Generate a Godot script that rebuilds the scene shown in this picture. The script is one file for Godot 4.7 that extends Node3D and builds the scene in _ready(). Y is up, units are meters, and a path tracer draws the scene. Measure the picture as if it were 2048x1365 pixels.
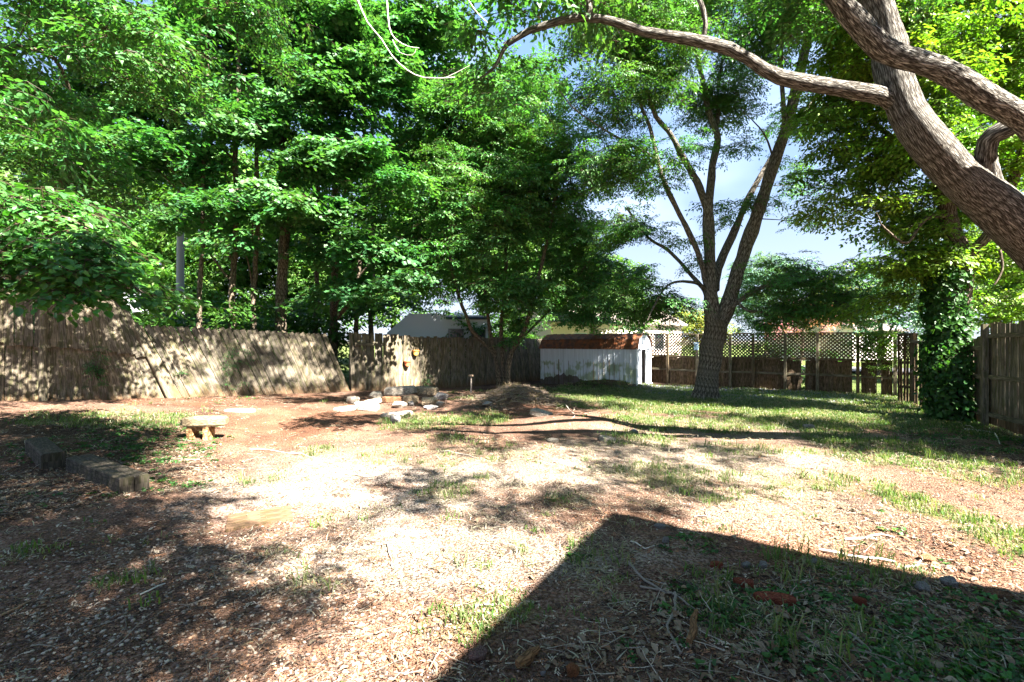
extends Node3D
# A shaded back yard. Depth d runs away from the camera: world z = -d.

const F := 950.0
const EYE := 1.55
var rng := RandomNumberGenerator.new()
var nz := FastNoiseLite.new()
var M := {}
var taken := {}
var zones := {}
var sprays := {}


class MB:
	var v := PackedVector3Array()
	var n := PackedVector3Array()
	var u := PackedVector2Array()
	var c := PackedColorArray()
	var i := PackedInt32Array()

	func add(p: Vector3, nn: Vector3, uv: Vector2, col: Color) -> int:
		v.append(p)
		n.append(nn)
		u.append(uv)
		c.append(col)
		return v.size() - 1

	func face(a: int, b: int, d: int) -> void:
		if (v[d] - v[a]).cross(v[b] - v[a]).dot(n[a] + n[b] + n[d]) < 0.0:
			i.append(a)
			i.append(d)
			i.append(b)
		else:
			i.append(a)
			i.append(b)
			i.append(d)

	func tri(a: Vector3, b: Vector3, d: Vector3, col: Color) -> void:
		var nn := (d - a).cross(b - a).normalized()
		var k := v.size()
		add(a, nn, Vector2(a.x, a.y), col)
		add(b, nn, Vector2(b.x, b.y), col)
		add(d, nn, Vector2(d.x, d.y), col)
		i.append(k)
		i.append(k + 1)
		i.append(k + 2)

	func quad(a: Vector3, b: Vector3, d: Vector3, e: Vector3, out: Vector3, col: Color, uvs := [Vector2(0, 0), Vector2(1, 0), Vector2(1, 1), Vector2(0, 1)]) -> void:
		var nn := (d - a).cross(b - a).normalized()
		if nn.dot(out) < 0.0:
			nn = -nn
		var k := v.size()
		add(a, nn, uvs[0], col)
		add(b, nn, uvs[1], col)
		add(d, nn, uvs[2], col)
		add(e, nn, uvs[3], col)
		face(k, k + 1, k + 2)
		face(k, k + 2, k + 3)

	func box(t: Transform3D, s: Vector3, col := Color.WHITE) -> void:
		var h := s * 0.5
		for ax in 3:
			for sg in [-1.0, 1.0]:
				var o := Vector3.ZERO
				o[ax] = sg
				var b1 := (ax + 1) % 3
				var b2 := (ax + 2) % 3
				var q := []
				var uv := []
				for cc in [[-1, -1], [1, -1], [1, 1], [-1, 1]]:
					var p := Vector3.ZERO
					p[ax] = sg * h[ax]
					p[b1] = cc[0] * h[b1]
					p[b2] = cc[1] * h[b2]
					q.append(t * p)
					var w := Vector2(p[b1], p[b2])
					if b1 == 1:
						w = Vector2(p[b2], p[b1])
					uv.append(w)
				quad(q[0], q[1], q[2], q[3], t.basis * o, col, uv)

	func tube(pts: PackedVector3Array, rad: PackedFloat32Array, sides: int, col := Color.WHITE, rough := 0.0, cap := false) -> void:
		var m := pts.size()
		if m < 2:
			return
		var tan := (pts[1] - pts[0]).normalized()
		var side := tan.cross(Vector3(0.31, 0.17, 0.93)).normalized()
		var along := 0.0
		var first := v.size()
		for k in m:
			var t := (pts[mini(k + 1, m - 1)] - pts[maxi(k - 1, 0)]).normalized()
			side = (side - t * side.dot(t)).normalized()
			var up := t.cross(side)
			if k > 0:
				along += pts[k].distance_to(pts[k - 1])
			for s in sides + 1:
				var a := TAU * s / sides
				var d := side * cos(a) + up * sin(a)
				var r := rad[k]
				if rough > 0.0:
					r *= 1.0 + rough * sin(a * 3.0 + along * 2.3 + k * 0.7) * sin(a * 2.0 - along * 3.1 + 1.0)
				add(pts[k] + d * r, d, Vector2(float(s) / sides * maxf(1.0, roundf(TAU * rad[0] / 0.35)), along / 0.8), col)
		for k in m - 1:
			for s in sides:
				var a := first + k * (sides + 1) + s
				var b := a + sides + 1
				face(a, a + 1, b)
				face(a + 1, b + 1, b)
		if cap:
			for e in [0, m - 1]:
				var o: Vector3 = (pts[0] - pts[1]) if e == 0 else (pts[m - 1] - pts[m - 2])
				o = o.normalized()
				var kc := add(pts[e], o, Vector2(0.5, 0.5), col)
				var k0 := v.size()
				for s in sides + 1:
					add(v[first + e * (sides + 1) + s], o, Vector2(s * 0.1, 0), col)
				for s in sides:
					face(kc, k0 + s, k0 + s + 1)

	func mesh(mat: Material = null) -> ArrayMesh:
		var a := []
		a.resize(Mesh.ARRAY_MAX)
		a[Mesh.ARRAY_VERTEX] = v
		a[Mesh.ARRAY_NORMAL] = n
		a[Mesh.ARRAY_TEX_UV] = u
		a[Mesh.ARRAY_COLOR] = c
		a[Mesh.ARRAY_INDEX] = i
		var m := ArrayMesh.new()
		m.add_surface_from_arrays(Mesh.PRIMITIVE_TRIANGLES, a)
		if mat:
			m.surface_set_material(0, mat)
		return m


# ---------------------------------------------------------------- helpers
func V(x: float, y: float, d: float) -> Vector3:
	return Vector3(x, y, -d)


func P(px: float, py: float, d: float) -> Vector3:
	return Vector3((px - 1024.0) / F * d, EYE - (py - 682.5) / F * d, -d)


func gh(x: float, d: float) -> float:
	var h := -0.014 * clampf(d - 5.0, 0.0, 17.0) + 0.045 * clampf(-x - 3.5, 0.0, 7.5) - 0.014 * clampf(x - 3.0, 0.0, 9.0)
	h += 0.42 * exp(-((x - 0.15) * (x - 0.15) / 0.75 + (d - 12.2) * (d - 12.2) / 1.1))
	h += 0.12 * exp(-((x + 2.6) * (x + 2.6) / 1.6 + (d - 12.6) * (d - 12.6) / 1.2))
	h += 0.16 * exp(-((x - 1.2) * (x - 1.2) / 1.6 + (d - 9.2) * (d - 9.2) / 1.0))
	h += 0.30 * exp(-((x - 3.6) * (x - 3.6) / 2.2 + (d - 18.0) * (d - 18.0) / 0.5))
	h += 0.06 * nz.get_noise_2d(x * 22.0, d * 22.0)
	if d < 14.0:
		h += 0.035 * nz.get_noise_2d(x * 90.0 + 50.0, d * 90.0)
	return h


func G(x: float, d: float) -> Vector3:
	return Vector3(x, gh(x, d), -d)


func GP(px: float, py: float) -> Vector3:
	var d := 6.0
	for k in 30:
		var x := (px - 1024.0) / F * d
		var nd := (EYE - gh(x, d)) * F / maxf(py - 682.5, 8.0)
		d = lerpf(d, nd, 0.6)
	return G((px - 1024.0) / F * d, d)


func numbered(called: String) -> String:
	var k: int = taken.get(called, -1) + 1
	taken[called] = k
	return called if k == 0 else "%s_%03d" % [called, k]


func thing(called: String, label: String, category: String, at := Vector3.ZERO, group := "") -> Node3D:
	var o := Node3D.new()
	o.name = numbered(called)
	add_child(o, true)
	o.position = at
	tag(o, label, category, group)
	return o


func tag(o: Node3D, label: String, category: String, group := "", kind := "") -> void:
	if label:
		o.set_meta("label", label)
	if category:
		o.set_meta("category", category)
	if group:
		o.set_meta("group", group)
	if kind:
		o.set_meta("kind", kind)


func obj(called: String, mesh: Mesh, mat: Material, parent: Node = null, t := Transform3D()) -> MeshInstance3D:
	var o := MeshInstance3D.new()
	o.mesh = mesh
	if mat:
		o.material_override = mat
	if parent == null:
		o.name = numbered(called)
		add_child(o, true)
	else:
		o.name = called
		parent.add_child(o, true)
	o.transform = t
	return o


func many(called: String, mesh: Mesh, where: Array, tints: PackedColorArray, parent: Node = null) -> MultiMeshInstance3D:
	var mm := MultiMesh.new()
	mm.transform_format = MultiMesh.TRANSFORM_3D
	mm.use_colors = true
	mm.mesh = mesh
	mm.instance_count = where.size()
	for k in where.size():
		mm.set_instance_transform(k, where[k])
		mm.set_instance_color(k, tints[k])
	var o := MultiMeshInstance3D.new()
	o.multimesh = mm
	if parent == null:
		o.name = numbered(called)
		add_child(o, true)
	else:
		o.name = called
		parent.add_child(o, true)
	o.set_meta("kind", "stuff")
	return o


func lin(r: float, g: float, b: float) -> Color:
	return Color(r, g, b).linear_to_srgb()


func mat(col: Color, rough := 0.85, spec := 0.3) -> StandardMaterial3D:
	var m := StandardMaterial3D.new()
	m.albedo_color = col
	m.roughness = rough
	m.metallic_specular = spec
	return m


func noise_tex(size: int, freq: float, type: int, ramp: Array, seed_: int, oct := 4, blend := 0.15) -> NoiseTexture2D:
	var f := FastNoiseLite.new()
	f.noise_type = type
	f.frequency = freq
	f.seed = seed_
	f.fractal_octaves = oct
	f.fractal_type = FastNoiseLite.FRACTAL_RIDGED if seed_ == 3 else FastNoiseLite.FRACTAL_FBM
	var t := NoiseTexture2D.new()
	t.width = size
	t.height = size
	t.seamless = true
	t.seamless_blend_skirt = blend
	t.noise = f
	if ramp.size():
		var g := Gradient.new()
		var off := PackedFloat32Array()
		var cols := PackedColorArray()
		for r in ramp:
			off.append(r[0])
			cols.append(r[1])
		g.offsets = off
		g.colors = cols
		t.color_ramp = g
	return t


func grey(x: float) -> Color:
	return Color(x, x, x)


func yaw_basis(a: float) -> Basis:
	return Basis(Vector3.UP, a)


# ---------------------------------------------------------------- materials
func wood_image(w: int, h: int, clay: bool, seed_: int) -> ImageTexture:
	var im := Image.create(w, h, false, Image.FORMAT_RGB8)
	var f := FastNoiseLite.new()
	f.seed = seed_
	f.frequency = 1.0
	f.fractal_octaves = 3
	for y in h:
		var vy := float(y) / h
		for x in w:
			var vx := float(x) / w
			var col_id := floorf(vx * 8.0)
			var g := f.get_noise_2d(vx * 60.0, vy * 2.2 + col_id * 9.0)
			var g2 := f.get_noise_2d(vx * 170.0 + 40.0, vy * 6.0 + col_id * 3.0)
			var bl := f.get_noise_2d(vx * 9.0 + 7.0, vy * 5.0 + 30.0)
			var s := 0.66 + 0.22 * g + 0.12 * g2 + 0.16 * bl
			var c := Color(s, s * 0.965, s * 0.90)
			if g2 < -0.32:
				c = c * 0.75
			var moss := f.get_noise_2d(vx * 11.0 + 90.0, vy * 4.0)
			if moss > 0.22:
				c = c.lerp(Color(0.42, 0.46, 0.30), 0.45)
			if clay:
				# splashed red clay at the foot of the boards, with a ragged upper edge
				var edge := 0.90 + 0.10 * f.get_noise_2d(vx * 20.0, 3.0) + 0.08 * g2
				if vy > edge:
					c = c.lerp(Color(0.60, 0.46, 0.34), 0.55)
				elif vy > edge - 0.07 and f.get_noise_2d(vx * 90.0, vy * 90.0) > 0.05:
					c = c.lerp(Color(0.60, 0.46, 0.34), 0.4)
			im.set_pixel(x, y, c)
	im.generate_mipmaps()
	return ImageTexture.create_from_image(im)


func make_materials() -> void:
	var simplex := FastNoiseLite.TYPE_SIMPLEX_SMOOTH
	var cell := FastNoiseLite.TYPE_CELLULAR
	var wood_t := wood_image(384, 384, true, 5)
	var plain_wood_t := wood_image(256, 256, false, 9)
	var tones := [lin(0.34, 0.31, 0.27), lin(0.40, 0.36, 0.31), lin(0.29, 0.27, 0.24), lin(0.36, 0.32, 0.26)]
	for k in 4:
		var m := mat(tones[k], 0.9, 0.2)
		m.albedo_texture = wood_t
		m.heightmap_enabled = true
		m.heightmap_texture = wood_t
		m.heightmap_scale = 0.35
		M["board%d" % k] = m
		var cb := mat(tones[k], 0.9, 0.2)
		cb.albedo_texture = plain_wood_t
		cb.heightmap_enabled = true
		cb.heightmap_texture = plain_wood_t
		cb.heightmap_scale = 0.35
		M["upper_board%d" % k] = cb
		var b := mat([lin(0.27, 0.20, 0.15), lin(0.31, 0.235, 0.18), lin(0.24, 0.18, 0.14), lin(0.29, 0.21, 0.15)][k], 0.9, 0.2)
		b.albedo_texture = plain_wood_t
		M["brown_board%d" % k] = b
	var post := mat(lin(0.36, 0.33, 0.28), 0.9, 0.2)
	post.albedo_texture = plain_wood_t
	post.uv1_scale = Vector3(1.4, 0.6, 1)
	M.post = post
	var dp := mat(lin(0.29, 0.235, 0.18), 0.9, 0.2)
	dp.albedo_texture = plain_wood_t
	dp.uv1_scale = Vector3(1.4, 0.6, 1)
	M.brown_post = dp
	var tie := mat(lin(0.16, 0.145, 0.13), 0.92, 0.2)
	tie.albedo_texture = plain_wood_t
	tie.uv1_triplanar = true
	tie.uv1_scale = Vector3(2.2, 2.2, 0.5)
	M.tie = tie
	var bark_c := noise_tex(512, 0.012, simplex, [[0.0, Color(1, 0.98, 0.95)], [0.45, Color(0.86, 0.83, 0.79)], [0.7, Color(0.62, 0.58, 0.54)], [1.0, grey(0.34)]], 3, 4)
	var bark_h := noise_tex(512, 0.012, simplex, [[0.0, grey(1.0)], [0.5, grey(0.8)], [1.0, grey(0.0)]], 3, 4)
	var lichen := noise_tex(512, 0.009, simplex, [[0.0, grey(0.50)], [0.44, Color(0.62, 0.62, 0.61)], [0.56, Color(0.92, 0.94, 0.94)], [1.0, grey(1.0)]], 8, 5)
	for nm in [["bark_oak", lin(0.54, 0.515, 0.485), 2.6], ["bark_grey", lin(0.50, 0.49, 0.48), 3.0], ["bark_maple", lin(0.40, 0.34, 0.28), 1.2], ["bark_far", lin(0.36, 0.31, 0.26), 1.0]]:
		var m := mat(nm[1], 0.92, 0.2)
		m.albedo_texture = bark_c
		m.heightmap_enabled = true
		m.heightmap_texture = bark_h
		m.heightmap_scale = nm[2]
		m.uv1_scale = Vector3(2.0, 0.9, 1)
		m.detail_enabled = true
		m.detail_blend_mode = BaseMaterial3D.BLEND_MODE_MUL
		m.detail_albedo = lichen
		if nm[0] == "bark_grey":
			m.uv1_scale = Vector3(1.7, 0.8, 1)
		M[nm[0]] = m
	# leaves: vertex colours carry each leaf's own green
	var leaf := mat(Color.WHITE, 0.42, 0.45)
	leaf.vertex_color_use_as_albedo = true
	leaf.backlight_enabled = true
	leaf.backlight = lin(0.88, 1.0, 0.30)
	leaf.cull_mode = BaseMaterial3D.CULL_DISABLED
	M.leaf = leaf
	var dry := mat(Color.WHITE, 0.85, 0.2)
	dry.vertex_color_use_as_albedo = true
	M.dry = dry
	var peb := mat(Color.WHITE, 0.75, 0.3)
	peb.vertex_color_use_as_albedo = true
	peb.albedo_texture = noise_tex(256, 0.02, simplex, [[0.0, grey(0.62)], [0.5, grey(0.9)], [1.0, grey(1.0)]], 12, 4)
	peb.uv1_triplanar = true
	peb.uv1_scale = Vector3(0.9, 0.9, 0.9)
	M.pebble = peb
	var rock := mat(Color.WHITE, 0.9, 0.25)
	rock.vertex_color_use_as_albedo = true
	rock.albedo_texture = noise_tex(512, 0.015, simplex, [[0.0, Color(0.45, 0.42, 0.40)], [0.42, Color(0.74, 0.70, 0.66)], [0.58, Color(0.92, 0.90, 0.86)], [1.0, Color(1, 0.98, 0.95)]], 31, 6)
	rock.uv1_triplanar = true
	rock.uv1_scale = Vector3(1.3, 1.3, 1.3)
	rock.heightmap_enabled = true
	rock.heightmap_texture = noise_tex(512, 0.02, simplex, [], 33, 6)
	rock.heightmap_scale = 2.5
	M.rock = rock
	# ground: soil colour lies in the vertices, grain in two textures
	var gr := mat(Color.WHITE, 0.95, 0.15)
	gr.vertex_color_use_as_albedo = true
	gr.albedo_texture = noise_tex(1024, 0.035, simplex, [[0.0, Color(0.42, 0.36, 0.32)], [0.38, Color(0.72, 0.68, 0.64)], [0.55, Color(0.88, 0.86, 0.83)], [0.75, Color(1, 1, 1)], [1.0, Color(1, 1, 1)]], 21, 6)
	gr.uv1_triplanar = true
	gr.uv1_world_triplanar = true
	gr.uv1_scale = Vector3(0.9, 0.9, 0.9)
	gr.heightmap_enabled = true
	gr.heightmap_texture = noise_tex(1024, 0.05, simplex, [], 22, 6)
	gr.heightmap_scale = 3.0
	M.ground = gr


# ---------------------------------------------------------------- leaves
func add_leaf(mb: MB, kind: String, t: Transform3D, s: float, col: Color) -> void:
	# leaf lies in its xz plane, stalk at the origin, tip along +z
	if kind == "maple" or kind == "ivy":
		var out := [Vector2(0.0, 0.0), Vector2(0.46, 0.02), Vector2(0.34, 0.27), Vector2(0.58, 0.58), Vector2(0.0, 1.0)]
		if kind == "ivy":
			out = [Vector2(0.0, 0.0), Vector2(0.34, -0.1), Vector2(0.5, 0.22), Vector2(0.28, 0.5), Vector2(0.0, 1.0)]
		var mid := t * Vector3(0, -0.05 * s, 0.36 * s)
		for sg in [-1.0, 1.0]:
			for k in 4:
				var a: Vector2 = out[k]
				var b: Vector2 = out[k + 1]
				var pa: Vector3 = t * Vector3(a.x * sg * s, absf(a.x) * 0.12 * s, a.y * s)
				var pb: Vector3 = t * Vector3(b.x * sg * s, absf(b.x) * 0.12 * s, b.y * s)
				mb.tri(mid, pa, pb, col)
	else:
		var w := 0.27
		if kind == "oak":
			w = 0.2
		elif kind == "broad":
			w = 0.34
		var b0 := t * Vector3.ZERO
		var m1 := t * Vector3(0, -0.03 * s, 0.33 * s)
		var m2 := t * Vector3(0, -0.03 * s, 0.68 * s)
		var tip := t * Vector3(0, -0.10 * s, s)
		for sg in [-1.0, 1.0]:
			var e1 := t * Vector3(sg * w * s, 0.05 * s, 0.36 * s)
			var e2 := t * Vector3(sg * w * 0.78 * s, 0.03 * s, 0.68 * s)
			if kind == "broad":
				mb.tri(b0, e1, m1, col)
				mb.tri(e1, e2, m1, col)
				mb.tri(m1, e2, m2, col)
				mb.tri(m2, e2, tip, col)
			else:
				mb.tri(b0, e1, m2, col)
				mb.tri(e1, tip, m2, col)


func spray(kind: String, leaves: int, reach: float, size: float, base: Color, seed_: int) -> ArrayMesh:
	var mb := MB.new()
	add_spray(mb, Transform3D(), kind, leaves, reach, size, base, seed_)
	return mb.mesh(M.leaf)


# a bough end: several leafy sprays spread over a flattened round of that radius
func bough(kind: String, each: int, gap: float, flat: float, leaves: int, reach: float, size: float, base: Color, seed_: int) -> ArrayMesh:
	var r := RandomNumberGenerator.new()
	r.seed = seed_
	var mb := MB.new()
	for k in each:
		var o := Vector3(clampf(r.randfn(), -1.6, 1.6), clampf(r.randfn(), -1.6, 1.6) * flat, clampf(r.randfn(), -1.6, 1.6)) * gap * 0.42
		var b := yaw_basis(r.randfn() * 1.0) * Basis(Vector3.RIGHT, r.randf_range(-0.1, 0.5)) * Basis(Vector3.BACK, r.randf_range(-0.35, 0.35))
		add_spray(mb, Transform3D(b, o), kind, leaves, reach, size * r.randf_range(0.85, 1.15), base * r.randf_range(0.85, 1.15), seed_ * 31 + k)
	return mb.mesh(M.leaf)


func add_spray(mb: MB, frame: Transform3D, kind: String, leaves: int, reach: float, size: float, base: Color, seed_: int) -> void:
	var r := RandomNumberGenerator.new()
	r.seed = seed_
	var arms := 4
	var left := leaves
	for a in arms:
		var yaw := (a - (arms - 1) * 0.5) * 0.62 + r.randf_range(-0.2, 0.2)
		var ln := reach * r.randf_range(0.7, 1.1)
		var dir := Vector3(sin(yaw), r.randf_range(-0.18, 0.22), cos(yaw)).normalized()
		var p := PackedVector3Array()
		for k in 3:
			var q := k / 2.0
			p.append(frame * (dir * ln * q + Vector3(0, -0.18 * ln * q * q, 0)))
		mb.tube(p, PackedFloat32Array([0.006, 0.004, 0.002]), 3, Color(0.07, 0.05, 0.03))
		var cnt := left / (arms - a)
		left -= cnt
		for k in cnt:
			var q := 0.12 + 0.9 * float(k) / maxf(1.0, cnt - 1.0)
			var at := dir * ln * q + Vector3(0, -0.18 * ln * q * q, 0)
			var sd := 1.0 if k % 2 == 0 else -1.0
			var ly := yaw + sd * r.randf_range(0.5, 1.4) * (1.15 - 0.6 * q) + r.randf_range(-0.3, 0.3)
			var b := yaw_basis(ly) * Basis(Vector3.RIGHT, r.randf_range(-0.15, 0.75)) * Basis(Vector3.BACK, r.randf_range(-0.6, 0.6))
			var s := size * r.randf_range(0.7, 1.2)
			var stalk := b * Vector3(0, 0, s * 0.3)
			var g := r.randf_range(0.72, 1.3)
			var col := Color(base.r * g * r.randf_range(0.85, 1.25), base.g * g, base.b * g * r.randf_range(0.8, 1.2))
			add_leaf(mb, kind, frame * Transform3D(b, at + stalk + Vector3(r.randf_range(-1, 1), r.randf_range(-1, 1), r.randf_range(-1, 1)) * size * 0.35), s, col)


var boughs := {}


func make_sprays() -> void:
	var green := Color(0.062, 0.178, 0.052)
	var maple := Color(0.060, 0.180, 0.058)
	sprays.oval = [spray("oval", 34, 0.36, 0.085, green, 31), spray("oval", 30, 0.40, 0.09, green, 32)]
	sprays.lime = [spray("oval", 34, 0.40, 0.092, Color(0.105, 0.225, 0.022), 41)]
	sprays.far = [spray("oval", 40, 0.9, 0.24, Color(0.06, 0.15, 0.026), 61), spray("oval", 40, 1.0, 0.26, Color(0.07, 0.16, 0.03), 62)]
	sprays.ivy = [spray("ivy", 14, 0.16, 0.075, Color(0.040, 0.125, 0.026), 95), spray("ivy", 12, 0.18, 0.085, Color(0.048, 0.14, 0.030), 96)]
	var plan := {
		# kind: leaf, sprays, radius, flatness, leaves, reach, size, colour
		"maple": ["maple", 14, 0.90, 0.42, 20, 0.42, 0.125, maple],
		"oak": ["oak", 14, 0.72, 0.55, 38, 0.34, 0.088, Color(0.076, 0.198, 0.048)],
		"oval": ["oval", 15, 0.82, 0.62, 34, 0.36, 0.095, green],
		"lime": ["oval", 14, 0.72, 0.42, 36, 0.38, 0.096, Color(0.140, 0.270, 0.034)],
		"broad": ["broad", 5, 0.36, 0.45, 14, 0.42, 0.115, Color(0.062, 0.190, 0.044)],
		"far": ["oval", 12, 1.6, 0.65, 40, 0.85, 0.25, Color(0.070, 0.172, 0.032)],
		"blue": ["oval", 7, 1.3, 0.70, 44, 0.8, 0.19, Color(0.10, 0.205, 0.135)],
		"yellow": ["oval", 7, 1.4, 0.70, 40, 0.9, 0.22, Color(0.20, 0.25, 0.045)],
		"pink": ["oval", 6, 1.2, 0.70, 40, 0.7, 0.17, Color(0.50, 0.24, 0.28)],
	}
	var sd := 100
	for k in plan:
		var e: Array = plan[k]
		boughs[k] = []
		for j in 4:
			sd += 7
			boughs[k].append(bough(e[0], e[1], e[2], e[3], e[4], e[5], e[6], e[7], sd))


# ---------------------------------------------------------------- trees
class Grown:
	var root: Node3D
	var mb := MB.new()
	var sp := PackedVector3Array()
	var sr := PackedFloat32Array()
	var base := Vector3.ZERO


func tree(called: String, label: String, base: Vector3, group := "") -> Grown:
	var t := Grown.new()
	t.root = thing(called, label, "tree", base, group)
	t.base = base
	return t


func limb(t: Grown, pts: Array, r0: float, r1: float, sides := 10, wig := 0.03, flare := 0.0) -> void:
	var p := PackedVector3Array()
	var r := PackedFloat32Array()
	var total := 0.0
	for k in pts.size() - 1:
		total += pts[k].distance_to(pts[k + 1])
	var gone := 0.0
	for k in pts.size() - 1:
		var a: Vector3 = pts[maxi(k - 1, 0)]
		var b: Vector3 = pts[k]
		var c: Vector3 = pts[k + 1]
		var d: Vector3 = pts[mini(k + 2, pts.size() - 1)]
		var ln := b.distance_to(c)
		var steps := clampi(int(ln / maxf(0.12, minf(0.35, r0 * 2.0))), 2, 14)
		for s in steps + (1 if k == pts.size() - 2 else 0):
			var q := float(s) / steps
			var at := b.cubic_interpolate(c, a, d, q)
			var w := (gone + ln * q) / total
			at += Vector3(nz.get_noise_3d(at.x * 60.0, at.y * 60.0, at.z * 60.0), nz.get_noise_3d(at.y * 60.0, at.z * 60.0, at.x * 60.0 + 9.0), nz.get_noise_3d(at.z * 60.0 + 5.0, at.x * 60.0, at.y * 60.0)) * wig * minf(1.0, w * 6.0)
			p.append(at)
			var rr := lerpf(r0, r1, pow(w, 0.85)) * (1.0 + 0.22 * nz.get_noise_2d(w * total * 110.0, r0 * 1000.0))
			if flare > 0.0:
				rr *= 1.0 + flare * exp(-w * total / 0.28)
			r.append(rr)
		gone += ln
	for k in p.size():
		p[k] -= t.base
	t.mb.tube(p, r, sides, Color.WHITE, 0.10 if r0 > 0.06 else 0.0)
	for k in p.size():
		t.sp.append(p[k] + t.base)
		t.sr.append(r[k])


func finish(t: Grown, bark: String) -> void:
	obj("trunk", t.mb.mesh(), M[bark], t.root)


# blobs: [centre, radii, density]; the crown's clusters grow as twigs from the nearest limb
func crown(t: Grown, blobs: Array, kind: String, gap: float, size := 1.0, tint := Color.WHITE, called := "crown") -> void:
	var cl := []
	for b in blobs:
		var rad: Vector3 = b[1]
		var n := maxi(2, int(b[2] * 4.19 * rad.x * rad.y * rad.z / (gap * gap * gap)))
		for k in n:
			var q := Vector3(rng.randfn(), rng.randfn(), rng.randfn()).normalized() * pow(rng.randf(), 0.42)
			cl.append(b[0] + q * rad)
	var trunk0 := t.sp[0]
	cl.sort_custom(func(a, b): return a.distance_squared_to(trunk0) < b.distance_squared_to(trunk0))
	var sets := []
	var tints := []
	for k in boughs[kind].size():
		sets.append([])
		tints.append(PackedColorArray())
	var has_skeleton := t.sp.size()
	for c: Vector3 in cl:
		var best := 0
		var bd := 1e9
		var step := 1 + t.sp.size() / 700
		for k in range(0, t.sp.size(), step):
			var dd := t.sp[k].distance_squared_to(c)
			if t.sp[k].y > c.y + 0.2:
				dd *= 2.5
			if k < has_skeleton / 8:
				dd *= 1.6
			if dd < bd:
				bd = dd
				best = k
		var p0 := t.sp[best]
		var ln := p0.distance_to(c)
		var r0 := minf(t.sr[best] * 0.6, 0.006 + 0.011 * ln)
		var mid := p0.lerp(c, 0.5) + Vector3(rng.randf_range(-0.1, 0.1), rng.randf_range(0.0, 0.16), rng.randf_range(-0.1, 0.1)) * ln
		var pp := PackedVector3Array()
		var rr := PackedFloat32Array()
		var seg := 4 if ln > 0.5 else 2
		for k in seg + 1:
			var q := float(k) / seg
			var at := p0.lerp(mid, q).lerp(mid.lerp(c, q), q)
			pp.append(at - t.base)
			rr.append(lerpf(r0, 0.004 * size, q))
			if k > 0:
				t.sp.append(at)
				t.sr.append(rr[k])
		t.mb.tube(pp, rr, 4 if r0 > 0.02 else 3)
		var away := (c - p0)
		away.y = 0.0
		var yaw0 := atan2(away.x, away.z)
		var shade := rng.randf_range(0.78, 1.22)
		var warm := rng.randf_range(0.85, 1.2)
		var bs := yaw_basis(yaw0 + rng.randfn() * 0.8) * Basis(Vector3.RIGHT, rng.randf_range(-0.15, 0.3)) * Basis(Vector3.BACK, rng.randf_range(-0.2, 0.2))
		var s := size * rng.randf_range(0.8, 1.2)
		var w := rng.randi() % sets.size()
		sets[w].append(Transform3D(bs.scaled(Vector3(s, s, s)), c - t.base))
		tints[w].append(Color(tint.r * shade * warm, tint.g * shade, tint.b * shade))
	for w in sets.size():
		if sets[w].size():
			many(called, boughs[kind][w], sets[w], tints[w], t.root)


# blobs given as picture places at a depth: [px, py, rx px, ry px, depth, depth radius m, density]
func B(list: Array) -> Array:
	var out := []
	for b in list:
		var d: float = b[4]
		out.append([P(b[0], b[1], d), Vector3(b[2] / F * d, b[3] / F * d, b[5]), b[6] if b.size() > 6 else 1.0])
	return out


func L(list: Array, d0: float) -> Array:
	var out := []
	for p in list:
		out.append(P(p[0], p[1], p[2] if p.size() > 2 else d0))
	return out


# ---------------------------------------------------------------- boards
var boards := []


func make_boards() -> void:
	for k in 8:
		var mb := MB.new()
		var w := 0.5
		var prof := [Vector2(-w, 0.0), Vector2(-w, 0.75), Vector2(-w + 0.06, 1.0), Vector2(w - 0.06, 1.0), Vector2(w, 0.75), Vector2(w, 0.0)]
		var lv := [0.0, 0.35, 0.7, 1.0]
		var u0 := k / 8.0
		for j in 3:
			for e in 5:
				var a: Vector2 = prof[e]
				var b: Vector2 = prof[e + 1]
				var q := []
				var uv := []
				for c in [[a, j], [b, j], [b, j + 1], [a, j + 1]]:
					var y: float = lv[c[1]]
					var ofs := 0.02 * sin(k * 2.1 + y * 3.0)
					var zz := 0.3 * sin(k * 1.3 + y * 2.5)
					var top := 0.0
					if c[1] == 3:
						top = 0.006 * sin(c[0].x * 9.0 + k)
					q.append(Vector3(c[0].x + ofs, y + top, c[0].y + zz))
					uv.append(Vector2(u0 + (c[0].x + 0.5) * 0.115 + 0.005, 0.995 - y * 0.985))
				mb.quad(q[0], q[1], q[2], q[3], Vector3(a.x + b.x, 0, 0.4 if e == 2 else 0.05), Color.WHITE, uv)
		mb.quad(Vector3(-w, 1.0, 0.3), Vector3(w, 1.0, 0.3), Vector3(w, 1.0, 1.0), Vector3(-w, 1.0, 1.0), Vector3.UP, Color.WHITE, [Vector2(u0, 0), Vector2(u0 + 0.1, 0), Vector2(u0 + 0.1, 0.01), Vector2(u0, 0.01)])
		boards.append(mb.mesh())


# one board: base point, fence direction, facing normal, width, height, lean back in radians, tilt in the plane
func board(parent: Node3D, at: Vector3, dir: Vector3, face: Vector3, w: float, h: float, lean: float, tilt: float, brown := false, called := "board", thick := 0.02) -> void:
	var up := (Vector3.UP * cos(lean) - face * sin(lean)).normalized()
	var b := Basis(dir, up, dir.cross(up))
	if b.z.dot(face) < 0.0:
		b = Basis(-dir, up, (-dir).cross(up))
	b = b * Basis(Vector3.BACK, tilt)
	b = Basis(b.x * w, b.y * h, b.z * thick)
	obj(called, boards[rng.randi() % boards.size()], M[("brown_board%d" if brown else ("upper_board%d" if called == "upper_board" else "board%d")) % (rng.randi() % 4)], parent, Transform3D(b, at - parent.position))


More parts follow.
